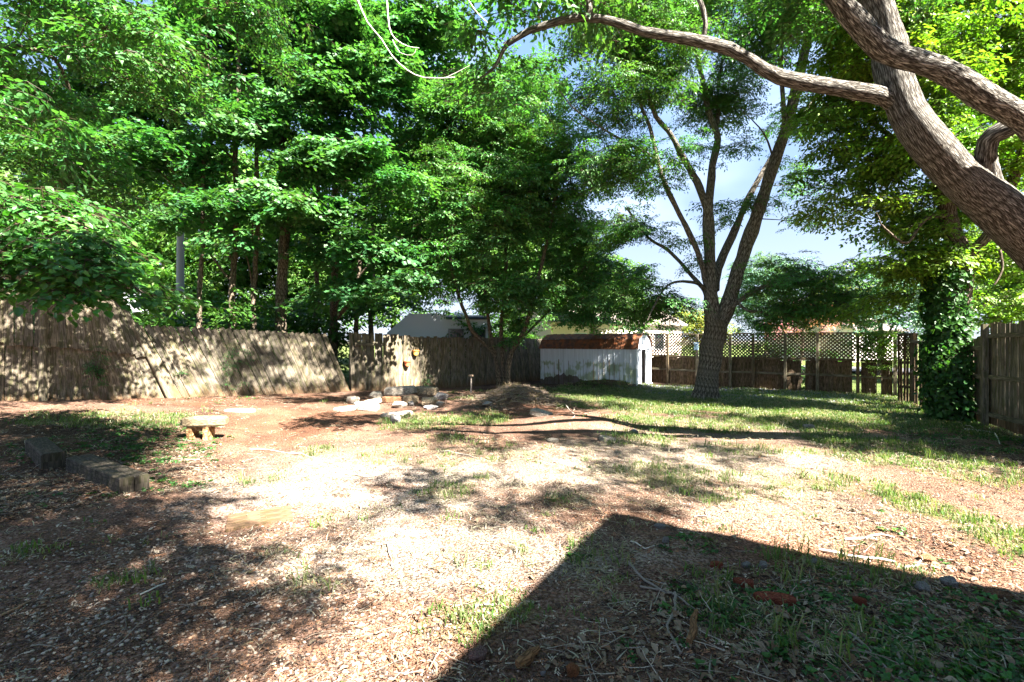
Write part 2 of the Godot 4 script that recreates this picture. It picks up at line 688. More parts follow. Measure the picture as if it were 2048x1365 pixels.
func bar(parent: Node3D, called: String, a: Vector3, b: Vector3, w: float, h: float, m: Material, face := Vector3.BACK) -> MeshInstance3D:
	# a squared timber from a to b; w across the face direction, h across the other
	var dir := (b - a).normalized()
	var side := face - dir * face.dot(dir)
	side = side.normalized()
	var bs := Basis(side.cross(dir), dir, side)
	var mb := MB.new()
	var ln := a.distance_to(b)
	var ch := minf(w, h) * 0.08
	var pr := [Vector2(-h / 2 + ch, -w / 2), Vector2(h / 2 - ch, -w / 2), Vector2(h / 2, -w / 2 + ch), Vector2(h / 2, w / 2 - ch), Vector2(h / 2 - ch, w / 2), Vector2(-h / 2 + ch, w / 2), Vector2(-h / 2, w / 2 - ch), Vector2(-h / 2, -w / 2 + ch)]
	var run := rng.randf()
	var v0 := rng.randf()
	for k in 8:
		var p: Vector2 = pr[k]
		var q: Vector2 = pr[(k + 1) % 8]
		var l := p.distance_to(q)
		mb.quad(Vector3(p.x, 0, p.y), Vector3(q.x, 0, q.y), Vector3(q.x, ln, q.y), Vector3(p.x, ln, p.y), Vector3(p.x + q.x, 0, p.y + q.y), Color.WHITE, [Vector2(run, v0), Vector2(run + l, v0), Vector2(run + l, v0 + ln), Vector2(run, v0 + ln)])
		run += l
	for e in [0.0, ln]:
		var o := Vector3.DOWN if e == 0.0 else Vector3.UP
		var kc := mb.add(Vector3(0, e, 0), o, Vector2(0.5, 0.5), Color.WHITE)
		for k in 8:
			mb.add(Vector3(pr[k].x, e, pr[k].y), o, Vector2(0.5 + pr[k].x, 0.5 + pr[k].y * 0.2), Color.WHITE)
		for k in 8:
			mb.face(kc, kc + 1 + k, kc + 1 + (k + 1) % 8)
	return obj(called, mb.mesh(), m, parent, Transform3D(bs, a - parent.position))


# ---------------------------------------------------------------- stones
func stone_mesh(seed_: int, squash: Vector3, rough: float, detail: int, col: Color) -> ArrayMesh:
	var r := RandomNumberGenerator.new()
	r.seed = seed_
	var sm := SphereMesh.new()
	sm.radius = 0.5
	sm.height = 1.0
	sm.radial_segments = detail * 2
	sm.rings = detail
	var arr := sm.get_mesh_arrays()
	var pv: PackedVector3Array = arr[Mesh.ARRAY_VERTEX]
	var ix: PackedInt32Array = arr[Mesh.ARRAY_INDEX]
	var planes := []
	for k in 9:
		planes.append([Vector3(r.randfn(), r.randfn(), r.randfn()).normalized(), r.randf_range(0.30, 0.42)])
	var off := r.randf() * 100.0
	for k in pv.size():
		var p := pv[k]
		if rough > 0.15:
			for pl in planes:
				var dd: float = p.dot(pl[0]) - pl[1]
				if dd > 0.0:
					p -= pl[0] * dd * 0.9
		p *= 1.0 + rough * nz.get_noise_3d(p.x * 160.0 + off, p.y * 160.0, p.z * 160.0 + off)
		pv[k] = p * squash
	var st := SurfaceTool.new()
	st.begin(Mesh.PRIMITIVE_TRIANGLES)
	st.set_smooth_group(0 if rough <= 0.15 else -1)
	for k in ix:
		st.set_color(col)
		st.add_vertex(pv[k])
	if rough <= 0.15:
		st.index()
	st.generate_normals()
	return st.commit()


func slab_mesh(seed_: int, col: Color) -> ArrayMesh:
	# a split flagstone: an uneven outline one metre across, one metre thick, with worn edges
	var r := RandomNumberGenerator.new()
	r.seed = seed_
	var n := 9
	var ring := []
	for k in n:
		var a := TAU * (k + r.randf_range(-0.25, 0.25)) / n
		var q := Vector2(cos(a), sin(a))
		var m := 0.5 / pow(pow(absf(q.x), 4.0) + pow(absf(q.y), 4.0), 0.25) * r.randf_range(0.86, 1.04)
		ring.append(q * m)
	var mb := MB.new()
	var lv := [[0.0, 0.90], [0.18, 1.0], [0.80, 0.97], [1.0, 0.86]]
	for j in 3:
		for k in n:
			var a: Vector2 = ring[k]
			var b: Vector2 = ring[(k + 1) % n]
			var w0: float = lv[j][1]
			var w1: float = lv[j + 1][1]
			mb.quad(Vector3(a.x * w0, lv[j][0], a.y * w0), Vector3(b.x * w0, lv[j][0], b.y * w0), Vector3(b.x * w1, lv[j + 1][0], b.y * w1), Vector3(a.x * w1, lv[j + 1][0], a.y * w1), Vector3(a.x + b.x, 0.3 * (j - 1), a.y + b.y), col)
	for e in 2:
		var y := 1.0 * e
		var w: float = lv[3][1] if e == 1 else lv[0][1]
		for k in n:
			var a: Vector2 = ring[k] * w
			var b: Vector2 = ring[(k + 1) % n] * w
			var kk := mb.v.size()
			var up := Vector3.UP if e == 1 else Vector3.DOWN
			mb.add(Vector3(0, y + (0.06 if e == 1 else 0.0), 0), up, Vector2.ZERO, col)
			mb.add(Vector3(a.x, y, a.y), up, Vector2.ZERO, col)
			mb.add(Vector3(b.x, y, b.y), up, Vector2.ZERO, col)
			mb.face(kk, kk + 1, kk + 2)
	return mb.mesh(M.rock)


# ---------------------------------------------------------------- ground zones
# each patch is an ellipse of matter lying on the ground: [x, d, rx, rd, strength]
func patch(kind: String, px: float, py: float, rx: float, ry: float, s := 1.0) -> void:
	var g := GP(px, py)
	var d := -g.z
	var z0 := -GP(px, py + ry).z
	var z1 := -GP(px, maxf(py - ry, 752.0)).z
	zones[kind].append([g.x, (z0 + z1) * 0.5, rx / F * d, maxf(0.08, (z1 - z0) * 0.5), s])


func zone(kind: String, x: float, d: float) -> float:
	var best := 0.0
	var w := nz.get_noise_2d(x * 30.0 + 17.0, d * 30.0) * 0.55 + nz.get_noise_2d(x * 140.0, d * 140.0 + 31.0) * 0.35
	for e in zones[kind]:
		var ex: float = (x - e[0]) / e[2]
		var ed: float = (d - e[1]) / e[3]
		var q := sqrt(ex * ex + ed * ed) + w
		if q < 1.3:
			best = maxf(best, e[4] * smoothstep(1.25, 0.7, q))
	return best


func make_zones() -> void:
	for k in ["grass", "ivy", "litter", "gravel", "clay", "sand", "straw", "grey"]:
		zones[k] = []
	for e in [[1500, 800, 480, 22, 1.0], [1250, 790, 180, 14, 0.8], [1700, 835, 360, 28, 0.85], [1400, 850, 180, 16, 0.6], [1940, 940, 160, 70, 0.8], [1975, 1060, 80, 90, 1.0], [1300, 885, 90, 14, 0.5], [1500, 900, 120, 16, 0.4],
		[905, 985, 86, 26, 1.0], [1320, 955, 90, 22, 0.8], [1130, 1000, 60, 16, 0.6], [640, 903, 36, 8, 0.8], [840, 846, 80, 16, 0.6], [960, 836, 80, 14, 0.5], [1180, 1140, 50, 50, 0.4], [940, 1250, 90, 36, 0.9], [600, 1180, 60, 16, 0.35], [255, 1160, 60, 14, 0.6], [40, 1110, 60, 16, 0.6],
		[560, 1100, 40, 10, 0.5], [1010, 1225, 70, 40, 0.7], [1480, 1240, 70, 60, 0.35], [1700, 1150, 140, 40, 0.4], [1800, 1290, 240, 60, 0.28], [1000, 1120, 90, 30, 0.12], [1450, 985, 160, 30, 0.3], [880, 905, 180, 34, 0.22], [230, 840, 150, 18, 0.4], [520, 960, 40, 12, 0.35], [1660, 975, 120, 26, 0.45]]:
		patch("grass", e[0], e[1], e[2], e[3], e[4])
	for e in [[250, 880, 150, 36, 0.8], [330, 905, 90, 26, 0.9], [60, 905, 70, 24, 0.5], [1850, 828, 190, 22, 1.0], [1960, 880, 120, 40, 0.8], [1750, 1250, 250, 80, 0.45], [1900, 1310, 200, 80, 0.7], [1400, 1210, 50, 40, 0.4], [1380, 1090, 60, 16, 0.5], [1160, 1110, 26, 14, 0.5], [330, 970, 60, 12, 0.5], [1640, 1310, 120, 50, 0.4], [460, 800, 60, 8, 0.25]]:
		patch("ivy", e[0], e[1], e[2], e[3], e[4])
	for e in [[110, 960, 220, 90, 1.0], [180, 850, 220, 40, 0.9], [520, 800, 300, 18, 0.7], [1930, 925, 180, 40, 0.8], [1700, 1270, 420, 110, 0.8], [1300, 1330, 260, 70, 0.6], [1800, 1070, 140, 60, 0.4], [1050, 905, 140, 24, 0.35], [1010, 800, 110, 22, 0.9], [900, 765, 200, 10, 0.7], [1130, 778, 120, 8, 0.9]]:
		patch("litter", e[0], e[1], e[2], e[3], e[4])
	for e in [[330, 1230, 480, 170, 1.0], [700, 1310, 300, 100, 0.8], [420, 1080, 260, 80, 0.5], [800, 1200, 200, 60, 0.25], [120, 1120, 200, 120, 0.5]]:
		patch("gravel", e[0], e[1], e[2], e[3], e[4])
	for e in [[330, 800, 220, 10, 1.0], [560, 850, 170, 44, 0.8], [520, 800, 300, 14, 0.8], [860, 900, 160, 34, 0.7], [560, 1045, 150, 50, 0.55], [780, 975, 60, 14, 0.6], [1200, 1060, 140, 40, 0.5], [1750, 1090, 240, 60, 0.6], [1060, 815, 80, 24, 0.6], [820, 1300, 200, 50, 0.4]]:
		patch("clay", e[0], e[1], e[2], e[3], e[4])
	for e in [[760, 1000, 340, 90, 1.0], [900, 1110, 330, 80, 0.9], [1400, 920, 250, 40, 0.6], [1100, 930, 150, 40, 0.6]]:
		patch("sand", e[0], e[1], e[2], e[3], e[4])
	for e in [[1350, 930, 330, 60, 0.9], [1500, 860, 260, 30, 0.7], [1080, 960, 260, 60, 0.7], [760, 930, 220, 60, 0.6], [1560, 1010, 220, 60, 0.7], [1800, 900, 260, 40, 0.5], [900, 1080, 400, 90, 0.35]]:
		patch("straw", e[0], e[1], e[2], e[3], e[4])
	for e in [[1480, 786, 190, 9, 1.0], [1640, 794, 130, 10, 1.0], [1350, 780, 80, 7, 1.0]]:
		patch("grey", e[0], e[1], e[2], e[3], e[4])


# beyond the board fence or the lattice fence the neighbours' lawns begin
func outside(x: float, d: float) -> bool:
	var p := Vector3(x, 0, -d)
	return (p - FENCE0).dot(FNRM) < -0.2 or (p - Vector3(6.14, 0, -20.4)).dot(BNRM) < -0.2


func soil(x: float, d: float) -> Color:
	var c := Color(0.26, 0.165, 0.125)
	c = c.lerp(Color(0.46, 0.40, 0.36), zone("sand", x, d) * 0.9)
	c = c.lerp(Color(0.33, 0.160, 0.100), zone("clay", x, d) * 0.8)
	c = c.lerp(Color(0.40, 0.35, 0.30), zone("straw", x, d) * 0.6)
	c = c.lerp(Color(0.20, 0.22, 0.085), zone("grass", x, d) * 0.45)
	c = c.lerp(Color(0.115, 0.080, 0.060), zone("litter", x, d) * 0.75)
	c = c.lerp(Color(0.075, 0.08, 0.04), zone("ivy", x, d) * 0.35)
	c = c.lerp(Color(0.13, 0.13, 0.14), zone("grey", x, d) * 0.9)
	if outside(x, d):
		c = Color(0.15, 0.21, 0.07)
	var g := 0.85 + 0.5 * nz.get_noise_2d(x * 70.0 + 300.0, d * 70.0)
	return Color(c.r * g, c.g * g, c.b * g)


func make_ground() -> void:
	var xs := PackedFloat32Array()
	var ds := PackedFloat32Array()
	var x := 0.0
	var half := []
	while x < 150.0:
		half.append(x)
		x += 0.075 if x < 5.0 else (0.16 if x < 13.0 else maxf(0.6, x * 0.12))
	for k in range(half.size() - 1, 0, -1):
		xs.append(-half[k])
	for k in half.size():
		xs.append(half[k])
	var d := -40.0
	while d < 220.0:
		ds.append(d)
		if d < -1.0:
			d += 2.5
		elif d < 1.5:
			d += 0.4
		elif d < 8.0:
			d += 0.065
		elif d < 24.0:
			d += 0.17
		else:
			d += maxf(0.8, (d - 20.0) * 0.2)
	var mb := MB.new()
	var w := xs.size()
	for j in ds.size():
		for k in w:
			mb.v.append(G(xs[k], ds[j]))
			var near := absf(xs[k]) < ds[j] * 1.25 + 2.0 and ds[j] > 0.5 and ds[j] < 32.0
			mb.c.append(soil(xs[k], ds[j]) if near else (Color(0.15, 0.21, 0.07) if outside(xs[k], ds[j]) else Color(0.26, 0.165, 0.125)))
			mb.u.append(Vector2(xs[k], ds[j]))
	mb.n.resize(mb.v.size())
	for j in ds.size():
		for k in w:
			var a := mb.v[j * w + maxi(k - 1, 0)]
			var b := mb.v[j * w + mini(k + 1, w - 1)]
			var e := mb.v[maxi(j - 1, 0) * w + k]
			var f := mb.v[mini(j + 1, ds.size() - 1) * w + k]
			mb.n[j * w + k] = (b - a).cross(f - e).normalized() * 1.0
			if mb.n[j * w + k].y < 0.0:
				mb.n[j * w + k] = -mb.n[j * w + k]
	for j in ds.size() - 1:
		for k in w - 1:
			var a := j * w + k
			mb.face(a, a + 1, a + w)
			mb.face(a + 1, a + w + 1, a + w)
	var o := obj("ground", mb.mesh(), M.ground)
	tag(o, "uneven bare soil and thin lawn of the yard", "ground", "", "structure")


# ---------------------------------------------------------------- scatter
func scatter(called: String, label: String, category: String, meshes: Array, count: int, kinds: Dictionary, d0: float, d1: float, smin: float, smax: float, tilt: float, tint: Callable, lift := 0.0, near_bias := 1.0, grow := 0.0) -> void:
	var sets := []
	var tints := []
	for k in meshes.size():
		sets.append([])
		tints.append(PackedColorArray())
	var made := 0
	var tries := 0
	while tries < count:
		tries += 1
		var q := rng.randf()
		var d := d0 * pow(d1 / d0, q) if near_bias >= 1.0 else lerpf(d0 * pow(d1 / d0, q), lerpf(d0, d1, q), 1.0 - near_bias)
		var x := rng.randf_range(-1.0, 1.0) * (d * 1.22 + 0.6)
		var w: float = kinds.get("all", 0.0)
		for kd in kinds:
			if kd != "all":
				w += kinds[kd] * zone(kd, x, d)
		if rng.randf() > w:
			continue
		var y := gh(x, d)
		if x < -9.0 and d > 12.0 + (x + 8.64) * 0.905:
			continue
		made += 1
		var s := rng.randf_range(smin, smax) * (1.0 + grow * d)
		var b := yaw_basis(rng.randf() * TAU) * Basis(Vector3(rng.randf_range(-1, 1), 0.0, rng.randf_range(-1, 1)).normalized(), rng.randf_range(-tilt, tilt))
		var k := rng.randi() % meshes.size()
		sets[k].append(Transform3D(b.scaled(Vector3(s, s, s)), Vector3(x, y + lift * s, -d)))
		var c: Color = tint.call()
		tints[k].append(c)
	var o := thing(called, label, category)
	o.set_meta("kind", "stuff")
	for k in meshes.size():
		if sets[k].size():
			many(called, meshes[k], sets[k], tints[k], o)


func tuft(blades: int, height: float, spread: float, lie: float, seed_: int, a: Color, b: Color, low := 1.0) -> ArrayMesh:
	var r := RandomNumberGenerator.new()
	r.seed = seed_
	var mb := MB.new()
	for k in blades:
		var yaw := r.randf() * TAU
		var o := Vector3(r.randf_range(-1, 1), 0, r.randf_range(-1, 1)) * spread
		var h := height * r.randf_range(0.45, 1.15)
		var out := Vector3(sin(yaw), 0, cos(yaw))
		var side := Vector3(out.z, 0, -out.x) * r.randf_range(0.0022, 0.004)
		var bend := lie * r.randf_range(0.3, 1.2)
		var p1 := o + out * h * bend * 0.3 + Vector3.UP * h * 0.55 * low
		var p2 := o + out * h * bend + Vector3.UP * h * maxf(0.12, 1.0 - bend * 0.75) * low
		var col := a.lerp(b, r.randf())
		mb.tri(o - side, o + side, p1 + side * 0.8, col)
		mb.tri(o - side, p1 + side * 0.8, p1 - side * 0.8, col)
		mb.tri(p1 - side * 0.8, p1 + side * 0.8, p2, col)
	return mb.mesh(M.leaf)


func litter_leaf(seed_: int, lobed: bool) -> ArrayMesh:
	var r := RandomNumberGenerator.new()
	r.seed = seed_
	var mb := MB.new()
	var n := 7
	var curl := r.randf_range(-0.5, 0.9)
	for sg in [-1.0, 1.0]:
		var prev := Vector3.ZERO
		var pm := Vector3.ZERO
		for k in range(1, n + 1):
			var q := float(k) / n
			var w := sin(q * PI) * 0.26
			if lobed:
				w *= 0.45 if k % 2 == 0 else 1.35
			var m := Vector3(0, 0.16 * sin(q * 2.6) * curl, q)
			var e := Vector3(sg * w, 0.16 * sin(q * 2.6) * curl + w * w * (1.5 + curl), q + (0.06 if lobed and k % 2 == 1 else 0.0))
			if k == n:
				e = m
			mb.tri(pm, prev, e, Color.WHITE)
			mb.tri(pm, e, m, Color.WHITE)
			prev = e
			pm = m
	return mb.mesh(M.dry)


func twig_mesh(seed_: int, fork: bool) -> ArrayMesh:
	var r := RandomNumberGenerator.new()
	r.seed = seed_
	var mb := MB.new()
	var p := PackedVector3Array()
	var rad := PackedFloat32Array()
	var at := Vector3(-0.5, 0.012, 0)
	var dir := Vector3.RIGHT
	for k in 6:
		p.append(at)
		rad.append(lerpf(0.013, 0.006, k / 5.0))
		dir = (dir + Vector3(0, r.randf_range(-0.12, 0.14), r.randf_range(-0.35, 0.35))).normalized()
		at += dir * 0.2
		at.y = maxf(at.y, 0.01)
	mb.tube(p, rad, 5, Color.WHITE, 0.0, true)
	if fork:
		var a := p[3]
		var d2 := (dir + Vector3(0, 0.12, r.randf_range(0.5, 1.0))).normalized()
		mb.tube(PackedVector3Array([a, a + d2 * 0.14, a + d2 * 0.3 + Vector3(0.04, 0, 0)]), PackedFloat32Array([0.008, 0.006, 0.003]), 4)
	return mb.mesh(M.dry)


func chip_mesh(seed_: int) -> ArrayMesh:
	var r := RandomNumberGenerator.new()
	r.seed = seed_
	var mb := MB.new()
	for k in 7:
		var at := Vector3(r.randf_range(-1, 1), 0.05, r.randf_range(-1, 1)) * 1.6
		var b := yaw_basis(r.randf() * TAU) * Basis(Vector3.RIGHT, r.randf_range(-0.4, 0.4))
		mb.box(Transform3D(b, at), Vector3(r.randf_range(0.2, 0.9), 0.10, r.randf_range(0.12, 0.3)), Color.WHITE * r.randf_range(0.7, 1.2))
	return mb.mesh(M.dry)


# ---------------------------------------------------------------- _ready
func _ready() -> void:
	rng.seed = 77
	nz.seed = 4
	nz.frequency = 0.01
	nz.fractal_octaves = 3
	# camera
	var cam := Camera3D.new()
	cam.name = "camera"
	cam.fov = rad_to_deg(2.0 * atan(682.5 / F))
	cam.near = 0.05
	cam.far = 600.0
	cam.position = Vector3(0, EYE, 0)
	add_child(cam)
	cam.current = true
	# sky and exposure
	var env := Environment.new()
	env.background_mode = Environment.BG_SKY
	var sky := Sky.new()
	var sm := ProceduralSkyMaterial.new()
	sm.sky_top_color = lin(0.034, 0.061, 0.116)
	sm.sky_horizon_color = lin(0.098, 0.109, 0.124)
	sm.sky_curve = 0.17
	sm.ground_bottom_color = lin(0.10, 0.09, 0.06)
	sm.ground_horizon_color = lin(0.30, 0.34, 0.36)
	sm.sun_angle_max = 8.0
	sm.sky_cover = noise_tex(1024, 0.006, FastNoiseLite.TYPE_SIMPLEX_SMOOTH, [[0.0, Color(1, 1, 1, 0)], [0.52, Color(1, 1, 1, 0)], [0.8, Color(1, 1, 1, 0.4)], [1.0, Color(1, 1, 1, 0.6)]], 55, 5)
	sm.sky_cover_modulate = Color(1, 1, 1, 0.14)
	sm.sky_energy_multiplier = 1.0
	sky.sky_material = sm
	env.sky = sky
	env.tonemap_mode = Environment.TONE_MAPPER_LINEAR
	env.tonemap_exposure = 11.5
	env.sdfgi_enabled = true
	env.ssao_enabled = true
	env.ssil_enabled = true
	var we := WorldEnvironment.new()
	we.name = "world_environment"
	we.environment = env
	add_child(we)
	# sun: high, behind the camera and over its shoulder
	var sun := DirectionalLight3D.new()
	sun.name = "sun"
	sun.light_energy = 1.6
	sun.light_color = Color(1.0, 0.975, 0.935)
	sun.light_angular_distance = 0.5
	sun.shadow_enabled = true
	add_child(sun)
	var el := deg_to_rad(48.0)
	sun.look_at_from_position(Vector3(0.72 * cos(el), sin(el), 0.69 * cos(el)) * 60.0, Vector3.ZERO)

	make_materials()
	make_sprays()
	make_boards()
	make_zones()
	make_ground()
	beyond()
	house_behind()
	board_fence()
	lattice_fence()
	side_fence()
	shed()
	oak()
	leaning_tree()
	ivy_tree()
	maples()
	clump_tree()
	near_tree()
	overhead_tree()
	side_tree()
	background()
	trailer()
	fire_ring()
	yard_things()
	brush_mound()
	fence_plants()
	ground_cover()


# ---------------------------------------------------------------- buildings
func house_behind() -> void:
	var c := V(4.5, 0, 0.85)
	var a := Vector3(0.857, 0, 0.515)
	var b := Vector3(-0.515, 0, 0.857)
	var h := thing("house", "sided house at the yard's near corner, seen by its roof shadow", "house", c)
	var wallm := mat(lin(0.62, 0.60, 0.55), 0.7)
	var roofm := mat(lin(0.10, 0.095, 0.09), 0.95)
	var ax := 10.0
	var bx := 9.0
	var inset := 0.45
	var eave := 5.55
	var mb := MB.new()
	var basis := Basis(a, Vector3.UP, a.cross(Vector3.UP))
	mb.box(Transform3D(basis, a * ax / 2 + b * bx / 2 + Vector3(0, eave / 2 - 0.2, 0)), Vector3(ax - inset * 2, eave, bx - inset * 2))
	obj("wall", mb.mesh(), wallm, h)
	for k in 26:
		var s := MB.new()
		s.box(Transform3D(basis * Basis(Vector3.RIGHT, 0.0), a * ax / 2 + b * (inset - 0.008) + Vector3(0, 0.3 + k * 0.2, 0)), Vector3(ax - inset * 2, 0.185, 0.02))
		obj("siding_board", s.mesh(), wallm, h)
	var r := MB.new()
	var e := [Vector3(0, eave, 0), a * ax + Vector3(0, eave, 0), a * ax + b * bx + Vector3(0, eave, 0), b * bx + Vector3(0, eave, 0)]
	var top := a * ax / 2 + b * bx / 2 + Vector3(0, eave + 2.0, 0)
	for k in 4:
		var p: Vector3 = e[k]
		var q: Vector3 = e[(k + 1) % 4]
		var kk := r.v.size()
		var nn := (q - p).cross(top - p).normalized()
		nn = nn if nn.y > 0.0 else -nn
		for z in [p, q, top]:
			r.add(z, nn, Vector2(z.x, z.z), Color.WHITE)
		r.face(kk, kk + 1, kk + 2)
	r.quad(e[0], e[1], e[2], e[3], Vector3.DOWN, Color.WHITE)
	for k in 4:
		r.quad(e[k], e[(k + 1) % 4], e[(k + 1) % 4] + Vector3(0, -0.14, 0), e[k] + Vector3(0, -0.14, 0), (e[k] + e[(k + 1) % 4]) * 0.5 - top + Vector3(0, 2, 0), Color.WHITE)
	obj("roof", r.mesh(), roofm, h)
	for k in 3:
		var w := MB.new()
		w.box(Transform3D(basis, a * (2.2 + k * 2.8) + b * (inset - 0.03) + Vector3(0, 1.6, 0)), Vector3(1.0, 1.4, 0.06))
		var wo := obj("window", w.mesh(), mat(lin(0.75, 0.75, 0.73), 0.5), h)
		var g := MB.new()
		g.box(Transform3D(basis, a * (2.2 + k * 2.8) + b * (inset - 0.065) + Vector3(0, 1.6, 0)), Vector3(0.85, 1.25, 0.01))
		obj("pane", g.mesh(), mat(lin(0.03, 0.035, 0.04), 0.08, 0.5), wo)


func simple_house(label: String, at: Vector3, turn: float, size: Vector3, rise: float, wall_c: Color, roof_c: Color) -> void:
	var h := thing("house", label, "house", at, "houses beyond the fences")
	h.rotation.y = turn
	var mb := MB.new()
	mb.box(Transform3D(Basis(), Vector3(0, size.y / 2 - 0.3, 0)), Vector3(size.x, size.y + 0.6, size.z))
	for sg in [-1.0, 1.0]:
		var kk := mb.v.size()
		for p in [Vector3(sg * size.x / 2, size.y, -size.z / 2), Vector3(sg * size.x / 2, size.y, size.z / 2), Vector3(sg * size.x / 2, size.y + rise, 0)]:
			mb.add(p, Vector3(sg, 0, 0), Vector2(p.z, p.y), Color.WHITE)
		mb.face(kk, kk + 1, kk + 2)
	obj("wall", mb.mesh(), mat(wall_c, 0.85), h)
	for sg in [-1.0, 1.0]:
		var r := MB.new()
		var ov := 0.4
		var slope := atan2(rise, size.z / 2)
		var ln := sqrt(rise * rise + size.z * size.z / 4.0) + ov
		var bs := Basis(Vector3.RIGHT, slope * sg)
		r.box(Transform3D(bs, Vector3(0, size.y + rise + 0.06, 0) + bs * Vector3(0, 0, sg * ln / 2)), Vector3(size.x + 0.8, 0.12, ln))
		obj("roof", r.mesh(), mat(roof_c, 0.95), h)
	for k in 3:
		for sd in [0, 1]:
			var w := MB.new()
			var p := Vector3((k - 1) * size.x * 0.3, size.y * 0.55, size.z / 2 + 0.02)
			w.box(Transform3D(Basis(), p), Vector3(1.1, 1.3, 0.08) if sd == 0 else Vector3(0.95, 1.15, 0.12))
			if sd == 0:
				obj("window", w.mesh(), mat(lin(0.7, 0.7, 0.68), 0.5), h)
			else:
				obj("pane", w.mesh(), mat(lin(0.03, 0.035, 0.04), 0.1, 0.5), h)


func beyond() -> void:
	# street past the back fence
	var r := MB.new()
	var a := V(6, -0.2, 52)
	var rows := 14
	for k in rows:
		for s in 2:
			pass
	var dir := Vector3(0.82, 0, 0.57)
	var side := Vector3(0.57, 0, -0.82)
	var c0 := V(22, 0, 27) - dir * 70.0
	for k in 28:
		var p := c0 + dir * 5.0 * k
		var q := p + dir * 5.0
		var y := Vector3(0, -0.24, 0)
		r.quad(p + y, q + y, q + side * 6.0 + y, p + side * 6.0 + y, Vector3.UP, Color.WHITE)
	var rm := mat(lin(0.10, 0.10, 0.105), 0.9)
	var ro := obj("road", r.mesh(), rm)
	tag(ro, "grey asphalt street beyond the lattice fence", "road", "", "structure")
	simple_house("house with pale peach wall beyond the metal shed", V(6.5, -0.25, 40), 0.5, Vector3(13, 3.2, 8), 1.8, lin(0.62, 0.50, 0.43), lin(0.30, 0.25, 0.22))
	simple_house("house with grey shingle roof behind the tall leaning fence", V(-19.0, 0.0, 26), 0.9, Vector3(9, 2.3, 7), 1.7, lin(0.30, 0.29, 0.26), lin(0.20, 0.21, 0.23))
	simple_house("pale house beyond the lattice fence, half hidden by pink blossom", V(34, -0.3, 50), 0.6, Vector3(13, 3.0, 8), 1.6, lin(0.66, 0.60, 0.55), lin(0.28, 0.24, 0.22))
	# grey utility pole behind the board fence
	var pole := thing("utility_pole", "weathered grey round utility pole behind the board fence", "utility pole", P(360, 682, 19.0) * Vector3(1, 0, 1))
	var pm := MB.new()
	pm.tube(PackedVector3Array([Vector3(0, -0.4, 0), Vector3(0, 3, 0), Vector3(0.02, 7.5, 0)]), PackedFloat32Array([0.16, 0.15, 0.12]), 12, Color.WHITE, 0.0, true)
	obj("post", pm.mesh(), mat(lin(0.24, 0.25, 0.27), 0.9), pole)
	var xm := MB.new()
	xm.box(Transform3D(Basis(), Vector3(0.02, 7.0, 0)), Vector3(2.2, 0.1, 0.1))
	obj("cross_arm", xm.mesh(), M.brown_post, pole)


# ---------------------------------------------------------------- fences
const FENCE0 := Vector3(-10.8, 0, -10.0)
const FDIR := Vector3(0.7413, 0, -0.6712)
const FNRM := Vector3(0.6712, 0, 0.7413)


func on_fence(t: float) -> Vector3:
	var p := FENCE0 + FDIR * t
	p.y = gh(p.x, -p.z)
	return p


# how far the boards are racked sideways along the fence
func rack(t: float) -> float:
	if t < 0.6:
		return 0.0
	if t < 3.0:
		return 0.36 * pow((t - 0.6) / 2.4, 1.3)
	return lerpf(0.40, 0.34, (t - 3.0) / 4.6)


